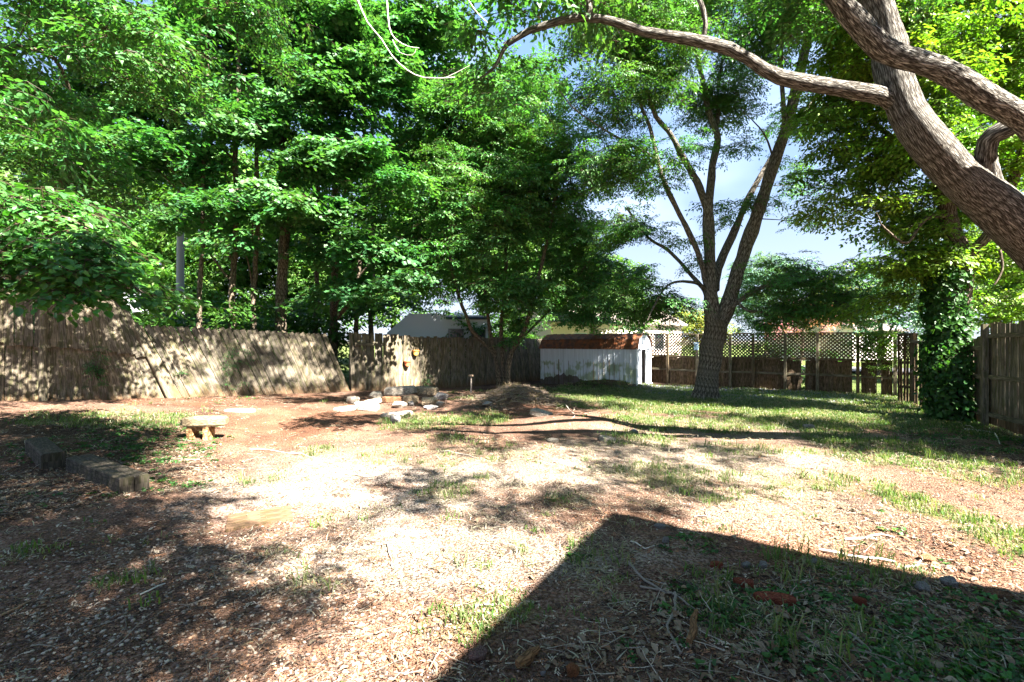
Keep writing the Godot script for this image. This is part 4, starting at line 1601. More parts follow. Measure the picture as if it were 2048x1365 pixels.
func ivy_tree() -> void:
	var base := V(9.55, 0, 10.35)
	base.y = gh(9.55, 10.35) - 0.1
	var t := tree("ivy_clad_tree", "dark tree wrapped in ivy between the gate and grey panels", base)
	var d := 10.3
	limb(t, [base, P(1908, 760, d), P(1918, 690, d), P(1922, 600, d), P(1926, 525, d), P(1905, 460, d), P(1893, 400, d), P(1880, 330, d), P(1872, 240, d), P(1885, 130, d), P(1905, 10, d), P(1920, -150, d)], 0.24, 0.07, 14, 0.03, 0.5)
	limb(t, L([[1925, 525], [1960, 490, 10.0], [1995, 445, 9.8], [2030, 350, 9.5], [2060, 230, 9.3], [2080, 80, 9.2]], d), 0.12, 0.05, 9)
	limb(t, L([[1893, 432], [1850, 440, 10.0], [1815, 487, 9.8], [1785, 470, 9.7], [1765, 450, 9.6]], d), 0.055, 0.018, 7)
	limb(t, L([[1882, 340], [1840, 320, 10.6], [1780, 270, 11.0], [1720, 220, 11.3], [1670, 150, 11.6], [1650, 60, 11.9]], d), 0.08, 0.03, 8)
	limb(t, L([[1873, 250], [1830, 180, 9.8], [1790, 100, 9.4], [1760, 20, 9.2]], d), 0.07, 0.03, 8)
	limb(t, L([[1884, 140], [1940, 80, 10.6], [1990, 10, 10.8]], d), 0.06, 0.03, 7)
	limb(t, L([[2000, 500], [2005, 540], [1990, 570]], 9.6), 0.03, 0.012, 6)
	var bl := B([[1690, 70, 80, 70, 11.0, 1.2], [1830, 60, 110, 70, 10.0, 1.2], [1960, 80, 110, 80, 10.4, 1.2], [1680, 220, 70, 70, 11.2, 1.1], [1760, 310, 100, 70, 10.8, 1.1], [1880, 230, 100, 70, 10.0, 1.1], [2010, 300, 90, 80, 9.6, 1.1], [1720, 420, 70, 40, 10.6, 0.9, 0.4], [1660, 400, 40, 60, 11.0, 0.8, 0.3],
		[1830, 510, 90, 60, 10.8, 1.0, 0.9], [1970, 500, 90, 60, 10.6, 1.0], [2020, 600, 50, 50, 10.8, 0.9], [1740, 540, 50, 30, 10.4, 0.7, 0.7], [1840, 390, 80, 50, 10.6, 1.0, 0.9], [1950, 400, 80, 50, 10.8, 1.0], [1650, 310, 40, 50, 11.3, 0.8, 0.6], [1760, 150, 80, 60, 10.6, 1.1], [2040, 160, 70, 70, 10.0, 1.0], [1780, 600, 60, 26, 11.0, 0.8, 0.7]])
	for e in [[8.0, 9.6, 10.5, 1.8], [10.5, 9.8, 10.5, 1.8], [9.0, 11.2, 11.5, 1.8]]:
		bl.append([V(e[0], e[1], e[2]), Vector3(e[3], e[3] * 0.6, e[3]), 0.5])
	crown(t, bl, "lime", 0.60)
	finish(t, "bark_far")
	# ivy climbing the trunk
	var iv := thing("ivy_vine", "dense dark ivy climbing the tree trunk by the gate", "vine", base)
	var where := [[], []]
	var tin := [PackedColorArray(), PackedColorArray()]
	for k in 900:
		var h := pow(rng.randf(), 0.9) * 3.4
		var c := Vector3(lerpf(0.0, -0.12, h / 3.4), h, 0)
		var a := rng.randf() * TAU
		var rr := 0.17 + 0.16 * exp(-h / 0.6) + rng.randf() * 0.12 + (0.14 if h > 0.5 and h < 1.9 and cos(a) < 0.2 else 0.0) * rng.randf()
		var o := c + Vector3(cos(a), 0, sin(a)) * rr
		var bs := yaw_basis(-a + PI / 2) * Basis(Vector3.RIGHT, rng.randf_range(0.4, 1.5))
		var s := rng.randf_range(0.7, 1.25)
		var w := rng.randi() % 2
		where[w].append(Transform3D(bs.scaled(Vector3(s, s, s)), o))
		tin[w].append(Color.WHITE * rng.randf_range(0.6, 1.25))
	for w in 2:
		many("leaves", sprays.ivy[w], where[w], tin[w], iv)
	var st := MB.new()
	for k in 4:
		var p := PackedVector3Array()
		var r := PackedFloat32Array()
		for j in 14:
			var h := j * 0.25
			var a := k * 1.6 + j * 0.3
			p.append(Vector3(cos(a) * (0.27 - h * 0.01), h, sin(a) * (0.27 - h * 0.01)))
			r.append(0.016)
		st.tube(p, r, 5)
	obj("stem", st.mesh(), M.bark_far, iv)


func maples() -> void:
	var list := [
		[395, 14.6, 0.085, "slim pale-trunked maple beside the utility pole", [[250, 110, 120, 80, 14.5, 1.6], [220, 280, 110, 70, 14.2, 1.4, 0.8], [330, 330, 90, 50, 14.0, 1.2], [150, 190, 90, 80, 15.0, 1.4, 0.8]]],
		[462, 15.2, 0.12, "maple with mottled straight trunk, second behind the leaning fence", [[380, 60, 120, 70, 15.2, 1.7], [330, 190, 110, 60, 15.0, 1.5], [430, 300, 90, 40, 14.8, 1.3], [400, 420, 80, 34, 14.4, 1.2], [330, 440, 70, 30, 14.2, 1.0]]],
		[507, 15.6, 0.10, "reddish slender maple trunk behind the middle of the leaning fence", [[470, 160, 90, 60, 15.6, 1.4], [500, 400, 70, 30, 14.8, 1.1], [480, 490, 60, 26, 14.8, 1.0]]],
		[562, 16.0, 0.215, "thickest maple behind the leaning fence, trunk patched with light", [[560, 50, 130, 70, 16.0, 1.8], [640, 170, 120, 60, 15.8, 1.6], [540, 250, 110, 50, 15.4, 1.4], [620, 320, 110, 36, 15.0, 1.3, 1.2], [580, 420, 90, 30, 14.8, 1.2], [680, 60, 110, 60, 16.2, 1.6]]],
		[632, 17.5, 0.10, "slender maple trunk behind the end of the leaning fence", [[610, 460, 60, 26, 16.4, 1.0], [640, 520, 60, 24, 16.4, 1.0], [700, 250, 80, 40, 17.0, 1.3]]],
		[666, 17.0, 0.16, "maple with low layered sunlit boughs over the fence gap", [[760, 170, 110, 70, 16.8, 1.7], [720, 330, 110, 34, 15.6, 1.4, 1.3], [790, 380, 90, 30, 15.2, 1.2, 1.3], [700, 440, 100, 26, 15.4, 1.3, 1.2], [740, 500, 110, 28, 15.2, 1.3, 1.3], [800, 540, 70, 20, 15.0, 1.0, 1.2], [660, 570, 70, 26, 15.6, 1.0], [740, 590, 70, 22, 15.6, 1.0]]],
		[712, 18.2, 0.10, "thin maple trunk behind the start of the upright fence", [[820, 50, 120, 60, 17.8, 1.6], [860, 250, 70, 50, 17.4, 1.3], [830, 440, 60, 30, 17.2, 1.1]]],
		[742, 19.5, 0.12, "shaded maple trunk near the white trailer", [[860, 120, 90, 50, 19.0, 1.5], [820, 330, 80, 60, 19.0, 1.4], [760, 600, 60, 30, 18.6, 1.0]]],
	]
	for e in list:
		var d: float = e[1]
		var base := P(e[0], 700, d)
		base.y = gh(base.x, d) - 0.1
		var t := tree("maple_tree", e[3], base, "maples behind the board fence")
		var x: float = e[0]
		var lean := rng.randf_range(-16.0, 16.0)
		limb(t, [base, P(x + lean * 0.2, 600, d), P(x + lean * 0.5 + 6, 450, d), P(x + lean * 0.8 + 2, 300, d), P(x + lean + 8, 150, d), P(x + lean * 1.2, 0, d), P(x + lean * 1.5, -150, d)], e[2], e[2] * 0.3, 10, 0.07, 0.25)
		var bl := B(e[4])
		for b in e[4]:
			var c := P(b[0], b[1], b[4])
			var y0 := maxf(c.y - 1.2 - absf(c.x - base.x) * 0.35, 2.2)
			var p0 := V(base.x, y0, d)
			limb(t, [p0, p0.lerp(c, 0.5) + Vector3(0, 0.25, 0), c], e[2] * 0.36, 0.012, 6, 0.08)
		crown(t, bl, "maple", 0.83)
		# the top of the crown stands above the picture
		crown(t, [[P(x + lean, -140, d), Vector3(1.9, 1.1, 1.7), 0.45]], "maple", 1.05)
		finish(t, "bark_maple")


func clump_tree() -> void:
	var base := P(1004, 768, 17.2)
	base.y = gh(base.x, 17.2) - 0.08
	var t := tree("multi_stem_tree", "leafy tree with several crooked stems beside the white shed", base)
	var d := 17.2
	limb(t, [base + Vector3(-0.10, 0, 0), P(990, 715, d), P(965, 683, 17.0), P(945, 661, 16.8), P(932, 630, 16.6), P(920, 600, 16.5), P(904, 545, 16.3), P(890, 470, 16.1)], 0.085, 0.045, 9, 0.04, 0.25)
	limb(t, [base, P(992, 720, d), P(986, 693, d), P(976, 640, d), P(968, 560, d), P(960, 440, d), P(945, 300, d), P(930, 200, d)], 0.08, 0.035, 9, 0.05, 0.25)
	limb(t, [base + Vector3(0.07, 0, -0.08), P(1005, 715, d), P(1002, 640, d), P(1012, 540, d), P(1008, 420, d), P(1020, 300, d), P(1015, 160, d)], 0.085, 0.035, 9, 0.05, 0.25)
	limb(t, [base + Vector3(0.24, 0, 0.05), P(1016, 735, 17.0), P(1024, 705, 16.9), P(1052, 650, 16.8), P(1075, 560, 16.8), P(1100, 450, 16.8), P(1120, 340, 16.9)], 0.11, 0.04, 9, 0.05, 0.25)
	limb(t, [P(1024, 705, 16.9), P(1060, 660, 17.4), P(1120, 600, 17.8), P(1180, 520, 18.2)], 0.06, 0.025, 7, 0.05)
	var bl := B([[930, 240, 90, 80, 17.2, 1.5], [1000, 170, 80, 60, 17.2, 1.4], [1050, 280, 100, 80, 17.0, 1.5], [950, 370, 100, 70, 16.8, 1.4], [1080, 400, 100, 70, 16.8, 1.5], [1000, 470, 110, 60, 16.6, 1.4], [1150, 330, 70, 80, 17.4, 1.3], [1150, 490, 80, 70, 17.8, 1.4], [1020, 570, 90, 50, 16.6, 1.3], [1120, 600, 90, 44, 17.4, 1.3], [900, 510, 60, 60, 16.4, 1.1],
		[1220, 560, 60, 60, 18.0, 1.2], [880, 430, 50, 50, 16.4, 1.0], [1190, 630, 60, 26, 18.4, 1.0], [890, 590, 34, 26, 16.6, 0.7, 0.4], [1010, 630, 46, 26, 16.8, 0.8, 0.8], [1050, 650, 50, 26, 17.2, 0.8, 0.8], [1060, 180, 70, 50, 17.6, 1.2, 0.8], [880, 330, 50, 50, 16.8, 1.0]])
	crown(t, bl, "oval", 0.74, 1.1, Color(1.25, 1.2, 1.1))
	finish(t, "bark_maple")
	# squirrel nest of twigs high in the stems
	var ns := thing("twig_nest", "dark ragged nest of twigs high among the crooked stems", "nest", P(1005, 382, 16.4))
	var nm := MB.new()
	for k in 60:
		var a := rng.randf() * TAU
		var o := Vector3(cos(a), rng.randf_range(-0.5, 0.5), sin(a)) * rng.randf_range(0.05, 0.22)
		var q := Vector3(rng.randfn(), rng.randfn() * 0.4, rng.randfn()).normalized() * 0.2
		nm.tube(PackedVector3Array([o - q, o, o + q]), PackedFloat32Array([0.006, 0.007, 0.003]), 3)
	obj("twigs", nm.mesh(), M.bark_far, ns)


func near_tree() -> void:
	# broad-leaved tree at the edge of the yard; its boughs hang before the tall fence
	var base := V(-8.8, 0, 6.8)
	base.y = gh(-8.8, 6.8) - 0.1
	var t := tree("broadleaf_tree", "broad-leaved tree whose low boughs hang before the tall fence", base)
	limb(t, [base, V(-8.8, 2.0, 6.8), V(-9.0, 3.6, 6.9), V(-9.1, 5.4, 7.2), V(-9.0, 8.0, 7.6)], 0.2, 0.07, 12, 0.05, 0.4)
	limb(t, [V(-8.8, 2.2, 6.8), P(-20, 470, 6.6), P(80, 480, 6.4), P(170, 520, 6.2), P(260, 570, 6.0), P(305, 600, 5.9)], 0.06, 0.012, 7, 0.04)
	limb(t, [V(-8.9, 3.0, 6.8), P(0, 400, 6.6), P(90, 420, 6.4), P(180, 460, 6.4)], 0.05, 0.012, 7, 0.04)
	limb(t, [V(-8.8, 2.0, 6.8), P(-10, 545, 6.4), P(70, 540, 6.2), P(150, 560, 6.1)], 0.04, 0.01, 7, 0.04)
	limb(t, [V(-9.0, 4.6, 7.1), P(0, 105, 8.5), P(60, 100, 9.0), P(110, 120, 9.4), P(140, 180, 9.8)], 0.09, 0.03, 7, 0.04)
	var bl := B([[40, 400, 80, 40, 6.5, 0.7], [120, 440, 80, 40, 6.4, 0.6], [40, 480, 70, 40, 6.3, 0.6], [150, 500, 90, 36, 6.2, 0.6, 1.1], [220, 550, 80, 30, 6.1, 0.5, 1.1], [90, 545, 70, 30, 6.1, 0.5], [280, 590, 40, 20, 5.95, 0.35, 1.1], [190, 595, 60, 16, 6.0, 0.4], [20, 560, 50, 26, 6.2, 0.4, 0.8]])
	crown(t, bl, "broad", 0.33)
	var up := B([[70, 300, 110, 50, 8.0, 1.0], [60, 200, 90, 50, 9.0, 1.0, 0.8], [110, 60, 110, 50, 9.5, 1.2, 0.7], [180, 360, 70, 40, 8.6, 0.8, 0.8], [20, 120, 60, 70, 9.2, 1.0, 0.7]])
	for e in [[-6.4, 6.6, 8.0, 1.4], [-7.6, 8.2, 7.4, 1.7], [-5.6, 8.0, 9.0, 1.3], [-8.6, 6.2, 6.0, 1.4]]:
		up.append([V(e[0], e[1], e[2]), Vector3(e[3], e[3] * 0.6, e[3]), 0.6])
	crown(t, up, "oval", 0.72, 1.1)
	# the largest leaves, one by one
	var leaf_meshes := []
	for k in 4:
		var mb := MB.new()
		var g := [1.0, 1.12, 0.9, 1.05][k] as float
		add_leaf(mb, "broad", Transform3D(), 0.115 + 0.012 * k, Color(0.055 * g, 0.165 * g, 0.04 * g))
		leaf_meshes.append(mb.mesh(M.leaf))
	var spots := [[290, 600, 5.85, 46, 22], [210, 585, 5.85, 90, 26], [120, 560, 5.95, 90, 30], [60, 575, 6.0, 60, 20], [230, 545, 5.9, 60, 24], [60, 500, 6.0, 80, 40]]
	for k in 280:
		var e: Array = spots[k % 6]
		var p := P(e[0] + rng.randfn() * e[3] * 0.5, e[1] + rng.randfn() * e[4] * 0.5, e[2] + rng.randfn() * 0.12)
		var bs := yaw_basis(rng.randf_range(-0.6, 2.6)) * Basis(Vector3.RIGHT, rng.randf_range(0.0, 0.8)) * Basis(Vector3.BACK, rng.randf_range(-0.4, 0.4))
		obj("leaf", leaf_meshes[k % 4], null, t.root, Transform3D(bs, p - base))
	finish(t, "bark_maple")


func overhead_tree() -> void:
	var base := V(-3.4, 0, -3.6)
	base.y = -0.1
	var t := tree("overhanging_tree", "tall tree beside the house, its pale dead branch dangling overhead", base)
	limb(t, [base, V(-3.3, 2.5, -3.5), V(-2.9, 5.0, -3.0), V(-2.2, 7.2, -2.2), V(-1.6, 9.5, -1.6)], 0.3, 0.1, 12, 0.05, 0.4)
	limb(t, [V(-2.6, 6.0, -2.7), V(-1.4, 7.4, -1.2), V(0.2, 7.8, 0.2), V(1.2, 8.0, 0.8)], 0.12, 0.04, 9)
	limb(t, [V(-2.6, 6.0, -2.7), V(-3.0, 7.4, -1.0), V(-3.2, 7.9, 1.0)], 0.1, 0.04, 9)
	var bl := []
	for e in [[-0.6, 7.0, -0.6, 1.5, 1.0], [0.9, 7.4, -1.0, 1.3, 1.0], [-2.0, 7.6, 0.6, 1.5, 1.0], [-0.8, 8.6, 0.8, 1.6, 0.8], [-3.6, 7.8, 1.6, 1.4, 0.9], [-1.8, 7.4, 2.6, 1.2, 0.7], [0.4, 8.6, -2.4, 1.6, 0.8], [2.2, 8.0, -2.6, 1.4, 0.9], [-2.6, 9.0, -1.4, 1.8, 0.6], [-0.2, 6.6, 1.0, 0.9, 0.5], [1.9, 7.0, -1.6, 1.0, 0.9]]:
		bl.append([V(e[0], e[1], e[2]), Vector3(e[3], e[3] * 0.5, e[3]), e[4]])
	crown(t, bl, "oak", 0.68, 1.15)
	# dead pale branch hanging into the picture
	var mb := t.mb
	t.mb = MB.new()
	limb(t, [V(-2.0, 7.4, 0.5), V(-1.9, 6.5, 3.0), P(700, -40, 5.0), P(716, 0, 5.0), P(735, 45, 5.0), P(762, 78, 5.0), P(785, 112, 5.0), P(815, 140, 5.0), P(850, 155, 5.0), P(910, 156, 5.1)], 0.028, 0.004, 6, 0.02)
	limb(t, L([[770, -30], [774, 10], [778, 55], [790, 78], [815, 92], [838, 96]], 5.0), 0.012, 0.003, 5, 0.02)
	limb(t, L([[785, 80], [800, 105], [825, 110], [832, 98]], 5.0), 0.006, 0.002, 4, 0.01)
	limb(t, L([[890, 156], [915, 145], [940, 132]], 5.1), 0.004, 0.002, 4, 0.01)
	limb(t, L([[925, -20], [950, 20], [975, 45]], 5.2), 0.008, 0.003, 5, 0.01)
	limb(t, L([[772, -25], [700, -60], [690, -90]], 5.0), 0.012, 0.012, 5, 0.01)
	obj("dead_branch", t.mb.mesh(), mat(lin(0.46, 0.43, 0.39), 0.9), t.root)
	t.mb = mb
	finish(t, "bark_oak")


func side_tree() -> void:
	var base := V(13.6, 0, 1.2)
	base.y = -0.15
	var t := tree("side_yard_tree", "tall leafy tree in the side yard, shading the grass", base)
	limb(t, [base, V(13.4, 2.5, 1.3), V(12.9, 5.0, 1.7), V(12.4, 7.5, 2.2), V(12.2, 10.0, 2.6)], 0.28, 0.08, 12, 0.05, 0.4)
	limb(t, [V(13.0, 4.6, 1.6), V(11.6, 6.0, 2.6), V(10.6, 6.8, 3.4)], 0.1, 0.04, 8)
	var bl := []
	for e in [[12.2, 7.2, 2.4, 1.8], [10.8, 7.6, 3.4, 1.5], [12.8, 9.2, 1.6, 1.8], [11.4, 9.4, 4.0, 1.6], [13.6, 7.4, 4.0, 1.7], [12.0, 6.4, 5.2, 1.3], [14.6, 8.6, 2.0, 1.6]]:
		bl.append([V(e[0], e[1], e[2]), Vector3(e[3], e[3] * 0.55, e[3]), 0.6])
	crown(t, bl, "oval", 0.85)
	finish(t, "bark_maple")
	var b2 := V(15.6, 0, 12.4)
	b2.y = -0.3
	var t2 := tree("side_yard_tree", "yellow-green tree outside the stepped side fence, overhanging it", b2)
	limb(t2, [b2, V(15.4, 2.5, 12.3), V(14.9, 5.0, 12.1), V(14.4, 8.0, 12.0)], 0.22, 0.07, 10, 0.05, 0.4)
	var bl2 := []
	for e in [[14.0, 6.6, 11.6, 1.5], [13.4, 8.2, 12.0, 1.6], [15.2, 8.0, 11.0, 1.7], [14.6, 9.6, 12.6, 1.6], [12.8, 9.6, 12.8, 1.3], [16.0, 6.6, 12.6, 1.5], [15.6, 9.6, 9.8, 1.5]]:
		bl2.append([V(e[0], e[1], e[2]), Vector3(e[3], e[3] * 0.6, e[3]), 0.8])
	crown(t2, bl2, "lime", 0.8, 1.1)
	finish(t2, "bark_maple")


func background() -> void:
	var trees := [
		# px, depth, trunk radius, kind, label, blobs
		[70, 24, 0.2, "far", "dark broad tree beyond the tall patched fence", [[60, 350, 140, 120, 24, 2.5], [120, 520, 110, 90, 24, 2.0], [-40, 200, 120, 120, 24, 2.4]]],
		[240, 27, 0.2, "far", "shady bushy tree behind the grey-roofed house", [[240, 480, 110, 110, 27, 2.6], [260, 330, 110, 80, 28, 2.4, 0.7]]],
		[420, 26, 0.2, "far", "deep green tree filling the gap beyond the maples", [[420, 500, 130, 110, 26, 2.6], [430, 360, 120, 70, 27, 2.4, 0.8], [430, 610, 110, 50, 25, 1.8]]],
		[600, 28, 0.2, "far", "dense tree standing beyond the thickest maple", [[600, 500, 130, 110, 28, 2.8], [620, 610, 110, 46, 27, 2.0], [590, 350, 120, 70, 28, 2.6, 0.7]]],
		[780, 30, 0.2, "far", "round green tree rising behind the white trailer", [[790, 480, 110, 110, 30, 2.8], [760, 600, 90, 40, 29, 2.0, 0.7], [830, 330, 80, 60, 30, 2.4, 0.6]]],
		[960, 30, 0.2, "far", "tall dense tree beyond the crooked-stemmed tree", [[960, 440, 120, 140, 30, 3.0], [1060, 520, 100, 100, 30, 2.6], [1000, 300, 110, 80, 30, 2.6, 0.6]]],
		[1190, 33, 0.2, "far", "green tree behind the shed roof", [[1170, 520, 80, 90, 33, 2.4, 0.8], [1230, 600, 80, 46, 33, 2.0]]],
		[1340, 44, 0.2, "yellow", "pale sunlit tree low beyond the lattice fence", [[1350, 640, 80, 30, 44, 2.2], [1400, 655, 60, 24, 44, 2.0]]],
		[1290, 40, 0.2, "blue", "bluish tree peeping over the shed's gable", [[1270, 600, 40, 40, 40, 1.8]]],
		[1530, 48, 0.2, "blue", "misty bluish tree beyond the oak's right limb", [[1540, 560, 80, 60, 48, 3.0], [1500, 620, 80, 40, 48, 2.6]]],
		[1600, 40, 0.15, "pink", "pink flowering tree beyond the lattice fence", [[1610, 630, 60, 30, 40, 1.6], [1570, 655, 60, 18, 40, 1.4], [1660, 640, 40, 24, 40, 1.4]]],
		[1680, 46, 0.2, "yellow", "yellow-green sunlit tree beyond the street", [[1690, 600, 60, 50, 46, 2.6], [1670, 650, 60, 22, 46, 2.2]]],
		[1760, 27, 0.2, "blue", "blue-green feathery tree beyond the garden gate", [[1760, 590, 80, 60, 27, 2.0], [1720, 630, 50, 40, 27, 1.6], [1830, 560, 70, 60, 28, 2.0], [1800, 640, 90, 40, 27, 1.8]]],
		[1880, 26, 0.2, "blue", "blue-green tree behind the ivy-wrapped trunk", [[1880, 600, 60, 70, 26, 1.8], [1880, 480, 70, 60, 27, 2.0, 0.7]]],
		[2000, 20, 0.2, "lime", "yellow-green tree beyond the stepped side fence", [[1990, 590, 70, 60, 20, 1.6], [2060, 520, 90, 90, 20, 2.0], [1960, 520, 60, 40, 21, 1.4]]],
	]
	for e in trees:
		var d: float = e[1]
		var base := P(e[0], 700, d)
		base.y = gh(base.x, d) - 0.1
		var t := tree("background_tree", e[4], base, "trees beyond the fences")
		var top: Vector3 = P(e[5][0][0], e[5][0][1], d)
		limb(t, [base, base.lerp(top, 0.4) + Vector3(0.1, 0, 0), top], e[2], 0.06, 8, 0.06)
		for b in e[5]:
			var c := P(b[0], b[1], b[4])
			limb(t, [base.lerp(top, 0.35), base.lerp(c, 0.7) + Vector3(0, 0.2, 0), c], e[2] * 0.4, 0.04, 6, 0.08)
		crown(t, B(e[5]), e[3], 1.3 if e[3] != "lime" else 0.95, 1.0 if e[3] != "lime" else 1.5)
		finish(t, "bark_far")
	# undergrowth thicket behind the board fence
	var u := thing("undergrowth", "dark tangled undergrowth behind the board fences", "undergrowth")
	u.set_meta("kind", "stuff")
	var w := [[], []]
	var c := [PackedColorArray(), PackedColorArray()]
	for k in 3000:
		var tt := rng.randf_range(-1.0, 19.0)
		var p := on_fence(tt) - FNRM * rng.randf_range(2.0, 7.0)
		if tt > 8.5 and tt < 13.5:
			continue
		p.y = rng.randf_range(0.2, 3.4) * rng.randf_range(0.4, 1.0)
		var bs := yaw_basis(rng.randf() * TAU) * Basis(Vector3.RIGHT, rng.randf_range(-0.3, 0.6))
		var s := rng.randf_range(0.5, 0.9)
		w[k % 2].append(Transform3D(bs.scaled(Vector3(s, s, s)), p))
		c[k % 2].append(Color(0.8, 0.85, 0.8) * rng.randf_range(0.7, 1.2))
	for k in 2:
		many("leaves", sprays.far[k], w[k], c[k], u)
	# shrubs growing just outside the lattice fence
	var shrubs := [[-2.0, "dense green shrub behind the shed's door end"], [0.9, "dense shrub filling the first lattice bays by the shed"], [2.4, "dark shrub behind the oak's trunk and lattice"], [3.6, "dark shrub pressed to the lattice past the oak"], [4.7, "leafy shrub behind the middle lattice bays"], [5.7, "leafy shrub beside the gap in the boards"]]
	for e in shrubs:
		var p: Vector3 = on_back(e[0]) - BNRM * 1.5
		var o := thing("shrub", e[1], "shrub", p, "shrubs outside the lattice fence")
		var ws := []
		var cs := PackedColorArray()
		var st := MB.new()
		for k in 26:
			var q := Vector3(rng.randfn() * 0.45, rng.randf_range(0.2, 1.75), rng.randfn() * 0.35)
			var bs := yaw_basis(rng.randf() * TAU) * Basis(Vector3.RIGHT, rng.randf_range(-0.3, 0.6))
			var z := rng.randf_range(0.45, 0.7)
			ws.append(Transform3D(bs.scaled(Vector3(z, z, z)), q))
			cs.append(Color(0.7, 0.75, 0.7) * rng.randf_range(0.6, 1.1))
			st.tube(PackedVector3Array([Vector3.ZERO, q * 0.6 + Vector3(0, 0.1, 0), q]), PackedFloat32Array([0.012, 0.008, 0.004]), 3)
		many("leaves", sprays.far[0], ws, cs, o)
		obj("stem", st.mesh(), M.bark_far, o)


func trailer() -> void:
	var at := P(880, 682, 22.5)
	at.y = gh(at.x, 22.5)
	var tr := thing("camper_trailer", "white camper trailer with dark windows parked behind the board fence", "trailer", at)
	tr.rotation.y = 0.12
	var white := mat(lin(0.74, 0.78, 0.82), 0.35, 0.5)
	var dark := mat(lin(0.015, 0.017, 0.02), 0.1, 0.5)
	# body with a raked nose, drawn as a side outline and extruded
	var outl := [Vector2(-2.3, 0.95), Vector2(2.2, 0.95), Vector2(2.2, 2.95), Vector2(0.2, 2.95), Vector2(-0.1, 3.02), Vector2(-1.35, 2.98), Vector2(-2.3, 2.15)]
	var mb := MB.new()
	var wd := 1.15
	for sg in [-1.0, 1.0]:
		var kc := mb.add(Vector3(0, 1.9, sg * wd), Vector3(0, 0, sg), Vector2.ZERO, Color.WHITE)
		for p in outl:
			mb.add(Vector3(p.x, p.y, sg * wd), Vector3(0, 0, sg), p, Color.WHITE)
		for k in outl.size():
			mb.face(kc, kc + 1 + k, kc + 1 + (k + 1) % outl.size())
	for k in outl.size():
		var p: Vector2 = outl[k]
		var q: Vector2 = outl[(k + 1) % outl.size()]
		mb.quad(Vector3(p.x, p.y, -wd), Vector3(q.x, q.y, -wd), Vector3(q.x, q.y, wd), Vector3(p.x, p.y, wd), Vector3(p.x + q.x, p.y + q.y - 3.8, 0), Color.WHITE)
	obj("body", mb.mesh(), white, tr)
	for e in [[0.75, 2.0, 0.62, 0.6], [1.75, 2.0, 0.6, 0.55], [-1.0, 1.75, 1.0, 0.3]]:
		var w := MB.new()
		w.box(Transform3D(Basis(), Vector3(e[0], e[1], wd + 0.012)), Vector3(e[2] + 0.08, e[3] + 0.08, 0.03))
		var wo := obj("window", w.mesh(), mat(lin(0.25, 0.26, 0.27), 0.5), tr)
		var g := MB.new()
		g.box(Transform3D(Basis(), Vector3(e[0], e[1], wd + 0.025)), Vector3(e[2], e[3], 0.02))
		obj("pane", g.mesh(), dark, wo)
	var aw := MB.new()
	aw.tube(PackedVector3Array([Vector3(0.3, 2.82, wd + 0.08), Vector3(2.2, 2.82, wd + 0.08)]), PackedFloat32Array([0.07, 0.07]), 10, Color.WHITE, 0.0, true)
	obj("awning", aw.mesh(), mat(lin(0.06, 0.08, 0.11), 0.7), tr)
	var vt := MB.new()
	vt.box(Transform3D(Basis(), Vector3(0.9, 3.03, 0.2)), Vector3(0.5, 0.14, 0.5))
	obj("roof_vent", vt.mesh(), white, tr)
	for x in [-0.5, 0.4]:
		var wh := MB.new()
		wh.tube(PackedVector3Array([Vector3(x, 0.36, wd - 0.2), Vector3(x, 0.36, wd + 0.02)]), PackedFloat32Array([0.36, 0.36]), 16, Color.WHITE, 0.0, true)
		obj("wheel", wh.mesh(), mat(lin(0.02, 0.02, 0.02), 0.8), tr)
	var sk := MB.new()
	sk.box(Transform3D(Basis(), Vector3(0, 0.80, 0)), Vector3(4.3, 0.34, 2.0))
	obj("chassis", sk.mesh(), mat(lin(0.05, 0.05, 0.055), 0.7), tr)


# ---------------------------------------------------------------- yard things
func stone(called: String, label: String, px: float, py: float, wpx: float, hpx: float, col: Color, deep := 0.8, turn := 0.0, slab := true, tilt := 0.0, raise := 0.0) -> void:
	# base of the stone sits at that place on the ground; width and height come from its size at that distance
	var g := GP(px, py)
	var d := -g.z
	var w := wpx / F * d
	var h := hpx / F * d
	var id := int(px * 3 + py)
	var m := slab_mesh(id, col) if slab else stone_mesh(id, Vector3.ONE, 0.3, 7, col)
	var o := obj(called, m, M.rock)
	var b := yaw_basis(turn) * Basis(Vector3.BACK, tilt)
	o.transform = Transform3D(Basis(b.x * w, b.y * h, b.z * w * deep), g + Vector3(0, raise + (-0.02 if slab else h * 0.32), 0))
	tag(o, label, "stone" if called != "brick" else "brick", "stones of the tumbled ring" if called == "ring_stone" else "")


